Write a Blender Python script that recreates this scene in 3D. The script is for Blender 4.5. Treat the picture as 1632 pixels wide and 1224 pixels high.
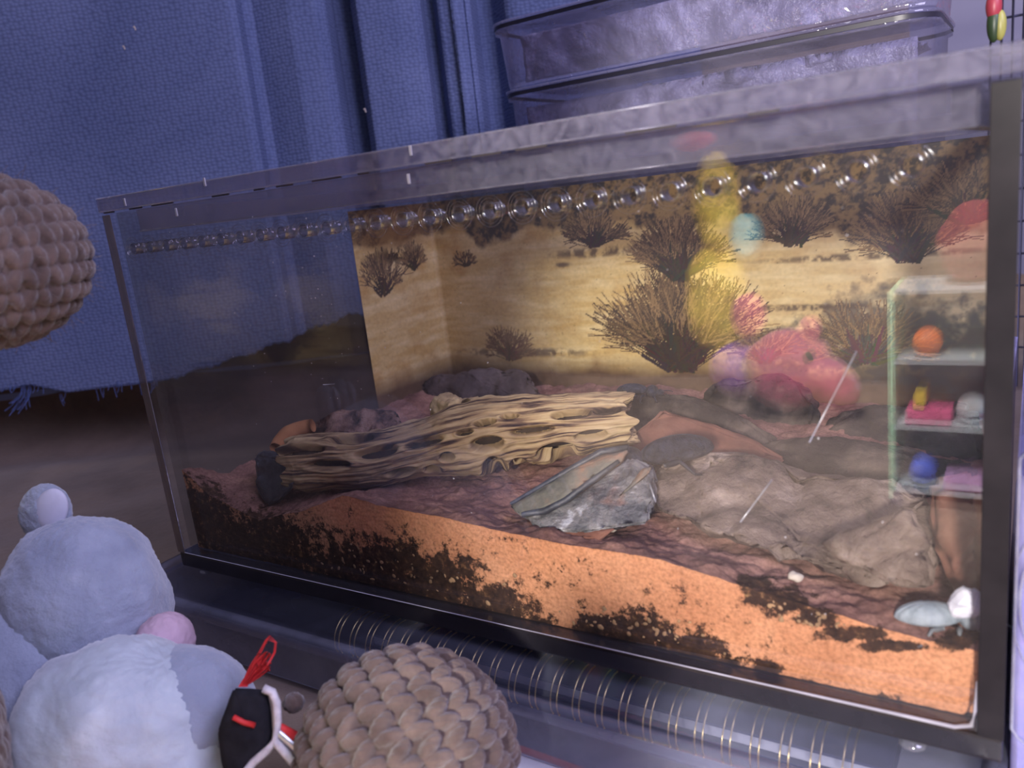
import bpy, bmesh, math, random
import numpy as np
from mathutils import Vector, Matrix, noise

random.seed(7); rng = np.random.default_rng(7)
for o in list(bpy.data.objects): bpy.data.objects.remove(o)
SC = bpy.context.scene
COL = SC.collection

# ------------------------------------------------------------------ camera
CAM_R = np.array([[0.84040327, 0.5298212, -0.11406944],
                  [0.02834696, -0.25315914, -0.96700926],
                  [-0.54121973, 0.80944422, -0.22777459]])
CAM_C = np.array([0.3029166, -0.18473595, 0.13744383])
FOC = 1282.3
cd = bpy.data.cameras.new('camera'); cam = bpy.data.objects.new('camera', cd); COL.objects.link(cam)
cd.sensor_width = 36; cd.sensor_fit = 'HORIZONTAL'; cd.lens = FOC / 1632 * 36
cd.clip_start = 0.005; cd.clip_end = 50
m = Matrix.Identity(4)
for i in range(3):
    m[i][0] = CAM_R[0][i]; m[i][1] = -CAM_R[1][i]; m[i][2] = -CAM_R[2][i]; m[i][3] = CAM_C[i]
cam.matrix_world = m
cd.dof.use_dof = True; cd.dof.focus_distance = 0.31; cd.dof.aperture_fstop = 17
SC.camera = cam

# ------------------------------------------------------------------ world and lights
SC.view_settings.view_transform = 'Standard'; SC.view_settings.look = 'None'
SC.view_settings.gamma = 1; SC.view_settings.exposure = 0.0; SC.view_settings.use_curve_mapping = False
w = bpy.data.worlds.new('world'); SC.world = w; w.use_nodes = True
bg = w.node_tree.nodes['Background']; bg.inputs[0].default_value = (0.50, 0.48, 0.72, 1); bg.inputs[1].default_value = 0.17
SC.cycles.max_bounces = 7; SC.cycles.transparent_max_bounces = 32
SC.cycles.diffuse_bounces = 3; SC.cycles.glossy_bounces = 3; SC.cycles.transmission_bounces = 8
SC.cycles.caustics_reflective = False; SC.cycles.caustics_refractive = False
SC.cycles.sample_clamp_indirect = 4.0

def look(o, d):
    o.rotation_euler = Vector(d).to_track_quat('-Z', 'Y').to_euler()
def area(name, loc, aim, sx, sy, power, col):
    l = bpy.data.lights.new(name, 'AREA'); l.shape = 'RECTANGLE'; l.size = sx; l.size_y = sy; l.energy = power; l.color = col
    o = bpy.data.objects.new(name, l); COL.objects.link(o); o.location = loc; look(o, Vector(aim) - Vector(loc)); return o
def spot(name, loc, d, ang, blend, power, col, rad):
    l = bpy.data.lights.new(name, 'SPOT'); l.spot_size = math.radians(ang); l.spot_blend = blend; l.energy = power; l.color = col
    l.shadow_soft_size = rad; o = bpy.data.objects.new(name, l); COL.objects.link(o); o.location = loc; look(o, d); return o
KEY = (0.45, -0.75, 0.30)
spot('key_lamp', KEY, (0.055, 0.80, -0.24), 51, 0.12, 54, (1.0, 0.93, 0.89), 0.03)
area('window_daylight', (1.0, -0.15, 0.80), (0.25, 0.25, 0.12), 0.6, 0.6, 15, (0.66, 0.62, 1.0))
area('overhead_fill', (0.25, 0.05, 1.3), (0.18, 0.08, 0.0), 0.35, 0.35, 2.2, (0.95, 0.92, 1.0))  # added unseen soft fill over the backdrop and sand top
spot('reflection_fill', (0.22, -0.03, 0.40), (-0.02, -0.32, -0.40), 50, 0.3, 75, (1.0, 0.96, 0.95), 0.05)  # added unseen spot that brightens the things mirrored in the front panel

# ------------------------------------------------------------------ helpers
def ray(x, y): return CAM_R.T @ np.array([(x - 816) / FOC, (y - 612) / FOC, 1.0])
def P(x, y, ax, val):
    v = ray(x, y); t = (val - CAM_C[ax]) / v[ax]; return CAM_C + t * v
def PY(x, y, Y): return P(x, y, 1, Y)
def PZ(x, y, Z): return P(x, y, 2, Z)
def PD(x, y, d): return CAM_C + ray(x, y) * d
def proj(A):
    X = (np.asarray(A) - CAM_C) @ CAM_R.T
    return np.stack([816 + FOC * X[..., 0] / X[..., 2], 612 + FOC * X[..., 1] / X[..., 2]], -1)

def tag(o, label=None, cat=None, group=None, kind=None):
    if label: o['label'] = label
    if cat: o['category'] = cat
    if group: o['group'] = group
    if kind: o['kind'] = kind
    return o
def empty(name, loc=(0, 0, 0), label=None, cat=None, group=None):
    o = bpy.data.objects.new(name, None); COL.objects.link(o); o.location = [float(v) for v in loc]; o.empty_display_size = 0.01
    return tag(o, label, cat, group)
def link(name, me, mat, parent=None, smooth=True):
    o = bpy.data.objects.new(name, me); COL.objects.link(o)
    if mat and not me.materials: me.materials.append(mat)
    if smooth: me.polygons.foreach_set('use_smooth', [True] * len(me.polygons))
    if parent:
        o.parent = parent
        o.matrix_parent_inverse = Matrix.Translation(-parent.location) if parent.type == 'EMPTY' else parent.matrix_world.inverted()
    return o
def mesh(name, V, F, mat, parent=None, smooth=True):
    me = bpy.data.meshes.new(name)
    me.from_pydata([tuple(map(float, v)) for v in V], [], [tuple(map(int, f)) for f in F]); me.update()
    return link(name, me, mat, parent, smooth)
def from_bm(name, bm, mat, parent=None, smooth=True):
    me = bpy.data.meshes.new(name); bm.to_mesh(me); bm.free(); return link(name, me, mat, parent, smooth)
def gridfaces(nu, nv, closeu=False, closev=False, off=0):
    i = np.arange(nu if closeu else nu - 1); j = np.arange(nv if closev else nv - 1)
    I, J = np.meshgrid(i, j, indexing='ij'); I2 = (I + 1) % nu; J2 = (J + 1) % nv
    return (np.stack([I * nv + J, I2 * nv + J, I2 * nv + J2, I * nv + J2], -1).reshape(-1, 4) + off).tolist()
def bm_box(bm, lo, hi, bev=0.0):
    r = bmesh.ops.create_cube(bm, size=1)
    lo = Vector(lo); hi = Vector(hi)
    for v in r['verts']:
        v.co = Vector((lo[k] + (v.co[k] + 0.5) * (hi[k] - lo[k]) for k in range(3)))
    if bev:
        es = list({e for v in r['verts'] for e in v.link_edges})
        bmesh.ops.bevel(bm, geom=es, offset=bev, segments=2, affect='EDGES', profile=0.7)
def box(name, lo, hi, mat, parent=None, bev=0.0006):
    bm = bmesh.new(); bm_box(bm, lo, hi, bev); return from_bm(name, bm, mat, parent, False)
def tube_data(pts, rad, n=8, cap=True):
    pts = np.array(pts, float); k = len(pts); rad = np.broadcast_to(np.array(rad, float), (k,))
    T = np.gradient(pts, axis=0); T /= np.linalg.norm(T, axis=1)[:, None] + 1e-12
    ref = np.array([0.31, 0.17, 0.93])
    N = np.cross(T, ref); N /= np.linalg.norm(N, axis=1)[:, None] + 1e-9; B = np.cross(T, N)
    a = np.linspace(0, 2 * math.pi, n, endpoint=False)
    V = pts[:, None] + rad[:, None, None] * (np.cos(a)[None, :, None] * N[:, None] + np.sin(a)[None, :, None] * B[:, None])
    V = V.reshape(-1, 3); F = gridfaces(k, n, False, True)
    if cap: F += [list(range(n))[::-1], [(k - 1) * n + q for q in range(n)]]
    return V, F
def merge(parts):
    V = []; F = []; o = 0
    for v, f in parts:
        V.append(np.asarray(v, float)); F += [[i + o for i in q] for q in f]; o += len(v)
    return np.concatenate(V), F
def tube(name, pts, rad, mat, parent=None, n=8): return mesh(name, *tube_data(pts, rad, n), mat, parent)
def bez(p0, p1, p2, n=12):
    t = np.linspace(0, 1, n)[:, None]; p0, p1, p2 = map(np.array, (p0, p1, p2))
    return (1 - t) ** 2 * p0 + 2 * t * (1 - t) * p1 + t * t * p2
def vnoise(V, s, seed=0, oct=3):
    o = Vector((seed * 3.1, seed * 1.7, seed * 0.9))
    return np.array([noise.fractal(Vector(v) * s + o, 0.9, 2.1, oct) for v in V])
def ell_data(c, r, R=None, nu=24, nv=32, disp=None):
    th = np.linspace(0.001, math.pi - 0.001, nu); ph = np.linspace(0, 2 * math.pi, nv, endpoint=False)
    T, Q = np.meshgrid(th, ph, indexing='ij')
    D = np.stack([np.sin(T) * np.cos(Q), np.sin(T) * np.sin(Q), np.cos(T)], -1).reshape(-1, 3)
    V = D * np.array(r)
    if disp is not None: V = V + D * disp(T.ravel(), Q.ravel(), V)[:, None]
    if R is not None: V = V @ np.array(R).T
    F = gridfaces(nu, nv, False, True) + [list(range(nv)), [(nu - 1) * nv + q for q in range(nv)][::-1]]
    F = [f[::-1] for f in F]
    return V + np.array(c), F
def rotm(x=0, y=0, z=0):
    from mathutils import Euler
    return np.array(Euler((math.radians(x), math.radians(y), math.radians(z))).to_matrix())
def hull(name, pts, mat, parent=None, cuts=3, amp=0.0015, sc=60, seed=1, smooth=True, bev=0.0012, keep=0.35):
    bm = bmesh.new()
    for p in pts: bm.verts.new([float(q) for q in p])
    r = bmesh.ops.convex_hull(bm, input=bm.verts)
    bmesh.ops.delete(bm, geom=list({g for g in list(r['geom_interior']) + list(r['geom_unused']) if isinstance(g, bmesh.types.BMVert)}), context='VERTS')
    bmesh.ops.dissolve_limit(bm, angle_limit=0.06, verts=bm.verts, edges=bm.edges)
    if bev: bmesh.ops.bevel(bm, geom=list(bm.edges), offset=bev, segments=2, affect='EDGES', clamp_overlap=True)
    bmesh.ops.triangulate(bm, faces=bm.faces)
    for _ in range(4):
        es = [e for e in bm.edges if e.calc_length() > 0.0035]
        if not es or len(bm.verts) > 12000: break
        bmesh.ops.subdivide_edges(bm, edges=es, cuts=1); bmesh.ops.triangulate(bm, faces=bm.faces)
    bm.normal_update()
    o = Vector((seed * 2.7, seed, -seed))
    ds = []
    for v in bm.verts:
        a = noise.fractal(v.co * sc + o, 0.8, 2.2, 5); b = abs(noise.noise(v.co * sc * 0.6 - o))
        ds.append(v.normal * (amp * (a - (1 - keep) * max(0, 0.12 - b) * 7)))
    for v, d in zip(bm.verts, ds): v.co += d
    return from_bm(name, bm, mat, parent, smooth)

# ------------------------------------------------------------------ materials
def newmat(name):
    mt = bpy.data.materials.new(name); mt.use_nodes = True; nt = mt.node_tree; nt.nodes.clear()
    out = nt.nodes.new('ShaderNodeOutputMaterial'); return mt, nt, out
def N(nt, t, **kw):
    n = nt.nodes.new(t)
    for k, v in kw.items():
        if k.startswith('i_'):
            key = k[2:].replace('_', ' ')
            n.inputs[key].default_value = v
        else: setattr(n, k, v)
    return n
def L(nt, a, b): nt.links.new(a, b)
def ramp(nt, stops, fac=None, interp='LINEAR'):
    r = nt.nodes.new('ShaderNodeValToRGB'); e = r.color_ramp.elements; r.color_ramp.interpolation = interp
    while len(e) < len(stops): e.new(0.5)
    for k, (p, c) in enumerate(stops): e[k].position = p; e[k].color = (*c, 1) if len(c) == 3 else c
    if fac is not None: L(nt, fac, r.inputs[0])
    return r
def tex(nt, scale, coord='Object', detail=4, rough=0.6, dist=0, stretch=None):
    tc = N(nt, 'ShaderNodeTexCoord'); src = tc.outputs[coord]
    if stretch:
        mp = N(nt, 'ShaderNodeMapping'); mp.inputs['Scale'].default_value = stretch; L(nt, src, mp.inputs[0]); src = mp.outputs[0]
    n = N(nt, 'ShaderNodeTexNoise'); n.inputs['Scale'].default_value = scale; n.inputs['Detail'].default_value = detail
    n.inputs['Roughness'].default_value = rough; n.inputs['Distortion'].default_value = dist; L(nt, src, n.inputs['Vector']); return n
def surf(name, stops, scale=40, rough=0.8, bump=0.3, bscale=None, bdist=0.0006, spec=0.3, detail=5, dist=0.3, sheen=0, stretch=None, extra=None):
    mt, nt, out = newmat(name); b = N(nt, 'ShaderNodeBsdfPrincipled')
    n = tex(nt, scale, detail=detail, dist=dist, stretch=stretch); r = ramp(nt, stops, n.outputs[0]); colour = r.outputs[0]
    if extra:
        for (sc2, st2, mode, fac) in extra:
            n2 = tex(nt, sc2, detail=3, dist=0.5); r2 = ramp(nt, st2, n2.outputs[0])
            mx = N(nt, 'ShaderNodeMix', data_type='RGBA', blend_type=mode); mx.inputs[0].default_value = fac
            L(nt, colour, mx.inputs[6]); L(nt, r2.outputs[0], mx.inputs[7]); colour = mx.outputs[2]
    L(nt, colour, b.inputs['Base Color']); b.inputs['Roughness'].default_value = rough; b.inputs['Specular IOR Level'].default_value = spec
    if sheen: b.inputs['Sheen Weight'].default_value = sheen
    if bump:
        nb = tex(nt, bscale or scale * 4, detail=6, rough=0.65, stretch=stretch); bp = N(nt, 'ShaderNodeBump'); bp.inputs['Strength'].default_value = bump
        bp.inputs['Distance'].default_value = bdist; L(nt, nb.outputs[0], bp.inputs['Height']); L(nt, bp.outputs[0], b.inputs['Normal'])
    L(nt, b.outputs[0], out.inputs[0]); return mt
def plain(name, c, rough=0.5, spec=0.5, metal=0.0, var=0.15):
    c = np.array(c)
    mt = surf(name, [(0.3, tuple(c * (1 - var))), (0.7, tuple(np.minimum(1, c * (1 + var))))], 60, rough, 0, spec=spec)
    for n in mt.node_tree.nodes:
        if n.type == 'BSDF_PRINCIPLED': n.inputs['Metallic'].default_value = metal
    return mt
def clear(name, tint=(1, 1, 1), f0=0.05, haze=0.0, hazecol=(0.6, 0.6, 0.7), hazescale=20, rough=0.0, gmax=1.0, bump=0.0):
    """clear sheet: straight-through transmission, Schlick reflection, a little dust film"""
    mt, nt, out = newmat(name)
    tr = N(nt, 'ShaderNodeBsdfTransparent'); tr.inputs[0].default_value = (*tint, 1)
    gl = N(nt, 'ShaderNodeBsdfGlossy'); gl.inputs['Roughness'].default_value = rough
    lw = N(nt, 'ShaderNodeLayerWeight'); lw.inputs[0].default_value = 0.5
    pw = N(nt, 'ShaderNodeMath', operation='POWER'); pw.inputs[1].default_value = 5; L(nt, lw.outputs['Facing'], pw.inputs[0])
    ma = N(nt, 'ShaderNodeMath', operation='MULTIPLY_ADD'); ma.inputs[1].default_value = gmax - f0; ma.inputs[2].default_value = f0; L(nt, pw.outputs[0], ma.inputs[0])
    base = tr.outputs[0]
    if haze > 0:
        df = N(nt, 'ShaderNodeBsdfDiffuse'); df.inputs[0].default_value = (*hazecol, 1)
        tl = N(nt, 'ShaderNodeBsdfTranslucent'); tl.inputs[0].default_value = (*hazecol, 1)
        ad = N(nt, 'ShaderNodeMixShader'); ad.inputs[0].default_value = 0.4; L(nt, df.outputs[0], ad.inputs[1]); L(nt, tl.outputs[0], ad.inputs[2])
        n = tex(nt, hazescale, detail=5, dist=1.5); r = ramp(nt, [(0.3, (haze * 0.35,) * 3), (0.75, (min(1, haze * 1.6),) * 3)], n.outputs[0])
        mx = N(nt, 'ShaderNodeMixShader'); L(nt, r.outputs[0], mx.inputs[0]); L(nt, base, mx.inputs[1]); L(nt, ad.outputs[0], mx.inputs[2]); base = mx.outputs[0]
    ms = N(nt, 'ShaderNodeMixShader'); L(nt, ma.outputs[0], ms.inputs[0]); L(nt, base, ms.inputs[1]); L(nt, gl.outputs[0], ms.inputs[2])
    if bump:
        nb = tex(nt, 45, detail=2, dist=2.0); bp = N(nt, 'ShaderNodeBump'); bp.inputs['Strength'].default_value = bump; bp.inputs['Distance'].default_value = 0.004
        L(nt, nb.outputs[0], bp.inputs['Height']); L(nt, bp.outputs[0], gl.inputs['Normal'])
    L(nt, ms.outputs[0], out.inputs[0]); return mt
def printed(name, rough=0.6):
    mt, nt, out = newmat(name); b = N(nt, 'ShaderNodeBsdfPrincipled'); a = N(nt, 'ShaderNodeVertexColor'); a.layer_name = 'print'
    L(nt, a.outputs[0], b.inputs['Base Color']); b.inputs['Roughness'].default_value = rough; L(nt, b.outputs[0], out.inputs[0]); return mt

M = {}
M['pane'] = clear('acrylic_front', (0.97, 0.97, 0.97), 0.048, 0.012, (0.62, 0.60, 0.68), 14)
M['side'] = clear('acrylic_side', (0.80, 0.80, 0.80), 0.04, 0.03, (0.5, 0.48, 0.5), 18)
M['lidm'] = clear('acrylic_lid', (0.92, 0.92, 0.95), 0.05, 0.10, (0.62, 0.60, 0.72), 30, gmax=0.55, bump=0.1)
M['edge'] = clear('acrylic_cut_edge', (0.75, 0.74, 0.80), 0.06, 0.17, (0.60, 0.58, 0.70), 160, rough=0.12)
M['frost'] = clear('acrylic_polished_corner', (0.9, 0.9, 0.93), 0.15, 0.25, (0.66, 0.64, 0.74), 300, rough=0.15)
M['rim'] = clear('acrylic_hole_rim', (0.93, 0.93, 0.93), 0.07, 0.008, (0.7, 0.7, 0.75), 200, rough=0.10, gmax=0.8)
M['bore'] = clear('frosted_bore', (0.55, 0.55, 0.58), 0.22, 0.05, (0.85, 0.85, 0.9), 400, rough=0.15)
M['smoke'] = surf('black_acrylic', [(0.3, (0.010, 0.009, 0.011)), (0.7, (0.02, 0.018, 0.022))], 50, 0.25, 0, spec=0.5)
M['smokeside'] = surf('dark_acrylic_edge', [(0.3, (0.010, 0.009, 0.011)), (0.7, (0.022, 0.019, 0.022))], 50, 0.3, 0, spec=0.12)
M['gasket'] = surf('white_bead', [(0.3, (0.26, 0.25, 0.29)), (0.7, (0.40, 0.39, 0.44))], 80, 0.3, 0)
M['tray'] = clear('frosted_tray', (0.80, 0.82, 0.92), 0.05, 0.42, (0.45, 0.47, 0.60), 9, rough=0.2, gmax=0.6)
M['traylid'] = clear('frosted_tray_lid', (0.80, 0.82, 0.92), 0.05, 0.26, (0.42, 0.44, 0.58), 12, rough=0.15, gmax=0.6)
M['bin'] = clear('lilac_bin', (0.82, 0.82, 0.92), 0.07, 0.34, (0.50, 0.48, 0.64), 11, rough=0.08, gmax=0.8, bump=0.5)
M['binseam'] = plain('bin_seam', (0.02, 0.018, 0.03), 0.4)
M['tub'] = clear('clear_tub', (0.82, 0.80, 0.97), 0.06, 0.5, (0.50, 0.48, 0.85), 25, rough=0.1, gmax=0.8, bump=0.3)
M['tubrib'] = clear('clear_tub_rib', (0.9, 0.9, 1), 0.25, 0.3, (0.75, 0.78, 0.95), 60, rough=0.1)
M['gold'] = plain('gold_wire', (0.75, 0.55, 0.22), 0.3, 0.5, 1.0)
M['navy'] = surf('notebook_cover', [(0.3, (0.012, 0.014, 0.05)), (0.7, (0.03, 0.035, 0.10))], 30, 0.6, 0)
M['paper'] = plain('page_edges', (0.55, 0.55, 0.6), 0.8)
M['print'] = printed('desert_print', 0.45)
M['couch'] = surf('brown_suede', [(0.25, (0.135, 0.098, 0.076)), (0.55, (0.215, 0.158, 0.122)), (0.8, (0.280, 0.208, 0.162))], 14, 0.95, 0.5, 160, 0.002, 0.1, sheen=0.2)
M['wallm'] = surf('painted_wall', [(0.3, (0.26, 0.25, 0.36)), (0.7, (0.31, 0.30, 0.41))], 5, 0.9, 0.1)
M['floor'] = surf('carpet', [(0.3, (0.10, 0.08, 0.07)), (0.7, (0.16, 0.13, 0.11))], 60, 0.95, 0.4)

def cloth_mat():
    mt, nt, out = newmat('blue_woven_cotton'); b = N(nt, 'ShaderNodeBsdfPrincipled')
    uv = N(nt, 'ShaderNodeUVMap'); mp = N(nt, 'ShaderNodeMapping'); mp.inputs['Scale'].default_value = (1 / 0.0034, 1 / 0.0024, 1); L(nt, uv.outputs[0], mp.inputs[0])
    vo = N(nt, 'ShaderNodeTexVoronoi'); vo.voronoi_dimensions = '2D'; vo.inputs['Scale'].default_value = 1; vo.inputs['Randomness'].default_value = 0.45; L(nt, mp.outputs[0], vo.inputs['Vector'])
    n = tex(nt, 7, detail=4, dist=0.6); r = ramp(nt, [(0.3, (0.105, 0.135, 0.250)), (0.55, (0.145, 0.180, 0.315)), (0.75, (0.180, 0.218, 0.360))], n.outputs[0])
    r2 = ramp(nt, [(0.1, (1.15, 1.15, 1.15)), (0.75, (0.62, 0.62, 0.66))], vo.outputs['Distance'])
    mx = N(nt, 'ShaderNodeMix', data_type='RGBA', blend_type='MULTIPLY'); mx.inputs[0].default_value = 0.75; L(nt, r.outputs[0], mx.inputs[6]); L(nt, r2.outputs[0], mx.inputs[7])
    L(nt, mx.outputs[2], b.inputs['Base Color']); b.inputs['Roughness'].default_value = 0.9; b.inputs['Specular IOR Level'].default_value = 0.15
    iv = N(nt, 'ShaderNodeMath', operation='MULTIPLY'); iv.inputs[1].default_value = -1; L(nt, vo.outputs['Distance'], iv.inputs[0])
    bp = N(nt, 'ShaderNodeBump'); bp.inputs['Strength'].default_value = 0.55; bp.inputs['Distance'].default_value = 0.0009; L(nt, iv.outputs[0], bp.inputs['Height']); L(nt, bp.outputs[0], b.inputs['Normal'])
    L(nt, b.outputs[0], out.inputs[0]); return mt
M['cloth'] = cloth_mat()
M['cloththread'] = plain('blue_thread', (0.08, 0.12, 0.30), 0.9)

# ------------------------------------------------------------------ the setting: floor, wall, couch
def quad_box(name, lo, hi, mat, kind='structure'):
    o = box(name, lo, hi, mat, None, 0); tag(o, kind=kind); return o
tag(quad_box('floor', (-3, -3, -0.50), (3, 2.5, -0.46), M['floor']), 'brown carpet floor of the room', 'floor')
tag(quad_box('wall_back', (-3, 0.95, -0.5), (3, 1.0, 2.2), M['wallm']), 'pale lilac painted wall behind everything', 'wall')

G = np.array([-0.556, 0.831]); E2 = np.array([0.831, 0.556]); C0 = CAM_C[:2]
DC = 0.62
def cloth_pt(px, py, d=DC):                       # pixel -> (s, z) on the vertical plane facing the camera
    v = ray(px, py); t = d / (v[:2] @ G); p = CAM_C + t * v; return (p[:2] - C0) @ E2, p[2]

couch = empty('couch', (0.1, 0.1, -0.03), 'brown suede couch seat under the tray and backrest behind', 'couch')
ns, nt_ = 120, 90
S = np.linspace(-1.1, 0.70, ns)
V = []
prof = [(-0.55, -0.055)] + [(d, -0.03) for d in np.linspace(-0.545, DC + 0.02, 100)]
for k in range(1, 26):
    a = k / 25; prof.append((DC + 0.02 + 0.05 * math.sin(a * math.pi / 2), -0.03 + 0.05 * (1 - math.cos(a * math.pi / 2))))
seatprof = prof
Vs = []
for s in S:
    d0 = (-0.455 - C0[1] - E2[1] * s) / G[1]
    for d, z in seatprof:
        dd = d0 + (d + 0.55) / (DC + 0.57) * (DC + 0.02 - d0) if d < DC + 0.02 else d
        Vs.append([*(C0 + E2 * s + G * dd), z])
Vs = np.array(Vs)
nz = vnoise(Vs, 9, 3, 3)
back = (Vs[:, :2] - C0) @ G
flat = (np.abs(Vs[:, 0] - 0.14) < 0.26) & (Vs[:, 1] > -0.16) & (Vs[:, 1] < 0.34)
Vs[:, 2] += np.where(flat, -0.0006, nz * 0.004 - 0.002)
mesh('seat', Vs, gridfaces(ns, len(seatprof)), M['couch'], couch)
bprof = [(DC + 0.07 + 0.02 * math.sin(z * 4), z) for z in np.linspace(0.02, 0.75, 60)]
Sb = np.linspace(-1.1, 0.36, ns)
Vb = np.array([[*(C0 + E2 * s + G * d), z] for s in Sb for d, z in bprof])
Vb[:, :2] += (vnoise(Vb, 10, 5, 3) * 0.006)[:, None] * G
mesh('backrest', Vb, gridfaces(ns, len(bprof)), M['couch'], couch)
box('couch_base', (-0.7, -0.42, -0.459), (1.0, 0.15, -0.06), M['couch'], couch, 0.02)

# blue cloth hanging over the backrest
s1, s2, s3, s4 = [cloth_pt(px, 120)[0] for px in (402, 556, 688, 775)]
ctrl = [(-0.85, 0.0), (s1 - 0.10, 0.002), (s1 - 0.03, -0.003), (s1 - 0.004, -0.004), (s1, -0.001), (s1 + 0.0010, 0.012), (s1 + 0.006, 0.017), (s1 + 0.02, 0.010),
        (s2 - 0.035, 0.004), (s2 - 0.016, 0.004), (s2 - 0.010, 0.012), (s2 - 0.008, 0.040), (s2 + 0.004, 0.046), (s2 + 0.007, 0.020), (s2 + 0.012, 0.010), (s2 + 0.03, 0.006),
        (s3 - 0.02, 0.005), (s3 - 0.006, 0.006), (s3 - 0.002, 0.012), (s3, 0.030), (s3 + 0.006, 0.034), (s3 + 0.010, 0.016), (s3 + 0.03, 0.010),
        (s4 - 0.02, 0.010), (s4 - 0.006, 0.016), (s4, 0.044), (s4 + 0.01, 0.046), (s4 + 0.02, 0.02), (s4 + 0.10, 0.012), (s4 + 0.16, 0.02)]
ctrl = np.array(ctrl)
seg = np.concatenate([np.linspace(ctrl[i, 0], ctrl[i + 1, 0], 22 if i < 2 else 8, endpoint=False) for i in range(len(ctrl) - 1)] + [ctrl[-1:, 0]])
offs = np.interp(seg, ctrl[:, 0], ctrl[:, 1])
hem_px = [(0, 622), (40, 606), (75, 612), (112, 622), (190, 610), (270, 601), (330, 583), (400, 560), (480, 532), (560, 500)]
hem = np.array([cloth_pt(*q) for q in hem_px])
def hemz(s): return np.interp(s, hem[:, 0], hem[:, 1]) + 0.0008 * np.sin(s * 900) + 0.0012 * np.sin(s * 210 + 1)
nzr = 80
arc = np.concatenate([[0], np.cumsum(np.hypot(np.diff(seg), np.diff(offs)))])
V = []; UV = []
for s, o_, ar in zip(seg, offs, arc):
    z0 = hemz(s)
    for k in range(nzr):
        z = z0 + (0.62 - z0) * (k / (nzr - 1)) ** 1.3
        wv = 0.004 * math.sin(s * 11 + z * 5) + 0.0010 * math.sin(s * 31 - z * 13)
        lean = 0.02 * (z - 0.1)
        V.append([*(C0 + E2 * (s - 0.06 * (z - 0.22) * 0) + G * (DC + o_ + wv + lean - 0.012)), z]); UV.append((ar, z))
cl = mesh('blue_cloth', V, gridfaces(len(seg), nzr), M['cloth'])
uvl = cl.data.uv_layers.new(name='UVMap')
li = np.zeros(len(cl.data.loops), int); cl.data.loops.foreach_get('vertex_index', li)
uvl.data.foreach_set('uv', np.array(UV)[li].ravel())
tag(cl, 'blue coarse woven cloth with frayed hem hanging over the couch back', 'cloth')
sm = cl.modifiers.new('thick', 'SOLIDIFY'); sm.thickness = 0.0012
parts = []
for k in range(46):
    s = hem[0, 0] + (cloth_pt(300, 600)[0] - hem[0, 0]) * random.random() if k > 14 else cloth_pt(58 + random.uniform(-8, 12), 612)[0]
    z = float(hemz(s)); ln = random.uniform(0.004, 0.010) if k > 14 else random.uniform(0.012, 0.024)
    b0 = np.array([*(C0 + E2 * s + G * (DC - 0.014)), z + 0.002]); side = random.uniform(-0.6, 0.3) * ln
    e = b0 + np.array([*(E2 * (side - (0.006 if k <= 14 else 0)) - G * 0.002), -ln])
    parts.append(tube_data(bez(b0, b0 + np.array([0, 0, -ln * 0.5]) + rng.normal(0, 0.001, 3), e, 6), 0.00022, 4))
tag(mesh('frayed_threads', *merge(parts), M['cloththread'], cl), kind='stuff')
lint = plain('lint', (0.5, 0.42, 0.36), 0.9)
for (px, py) in [(213, 44), (196, 75), (580, 175)]:
    s, z = cloth_pt(px, py, DC - 0.022); b0 = np.array([*(C0 + E2 * s + G * (DC - 0.022)), z])
    tube('lint_fleck', bez(b0, b0 + [0.001, 0, 0.002], b0 + [0.0015, 0, -0.002], 6), 0.0005, lint, cl, 5)

# ------------------------------------------------------------------ tray under the terrarium with notebook inside
TZ = -0.0032
def rrect(x0, x1, y0, y1, r, n=8):
    pts = []
    for cx, cy, a0 in ((x1 - r, y1 - r, 0), (x0 + r, y1 - r, 90), (x0 + r, y0 + r, 180), (x1 - r, y0 + r, 270)):
        for k in range(n + 1):
            a = math.radians(a0 + 90 * k / n); pts.append((cx + r * math.cos(a), cy + r * math.sin(a)))
    return pts
def loft(name, sections, mat, parent=None, cap0=False, cap1=False, smooth=True):
    n = len(sections[0]); V = [p for s_ in sections for p in s_]; F = gridfaces(len(sections), n, False, True)
    if cap0: F.append(list(range(n))[::-1])
    if cap1: F.append([(len(sections) - 1) * n + q for q in range(n)])
    return mesh(name, V, F, mat, parent, smooth)
def sect(x0, x1, y0, y1, r, z, n=8): return [(x, y, z) for x, y in rrect(x0, x1, y0, y1, r, n)]
tray = empty('storage_tray', (0.14, 0.1, -0.03), 'shallow frosted clear plastic tray with a lid, beneath the terrarium', 'tray')
X0, X1, Y0, Y1 = -0.020, 0.3005, -0.0185, 0.215
loft('tray_body', [sect(X0 + .006, X1 - .006, Y0 + .006, Y1 - .006, .018, -0.0295), sect(X0 + .004, X1 - .004, Y0 + .004, Y1 - .004, .02, -0.027),
                   sect(X0 + .0015, X1 - .0015, Y0 + .0015, Y1 - .0015, .022, -0.007)], M['tray'], tray, cap0=True)
loft('tray_lid', [sect(X0, X1, Y0, Y1, .023, -0.009), sect(X0 - .001, X1 + .0006, Y0 - .001, Y1 + .001, .024, -0.0085), sect(X0 - .001, X1 + .0006, Y0 - .001, Y1 + .001, .024, TZ - .0012),
                  sect(X0, X1, Y0, Y1, .023, TZ - .0002), sect(X0 + .003, X1 - .003, Y0 + .0022, Y1 - .003, .021, TZ - .0002), sect(X0 + .0045, X1 - .0045, Y0 + .0035, Y1 - .0045, .02, TZ - .0012)],
     M['traylid'], tray, cap1=True)
nb = empty('spiral_notebook', (0.18, 0.06, -0.0286), 'navy twin-wire spiral notebook seen through the tray lid', 'notebook')
box('cover', (0.088, 0.015, -0.0225), (0.275, 0.15, -0.0215), M['navy'], nb, 0.0003)
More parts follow.
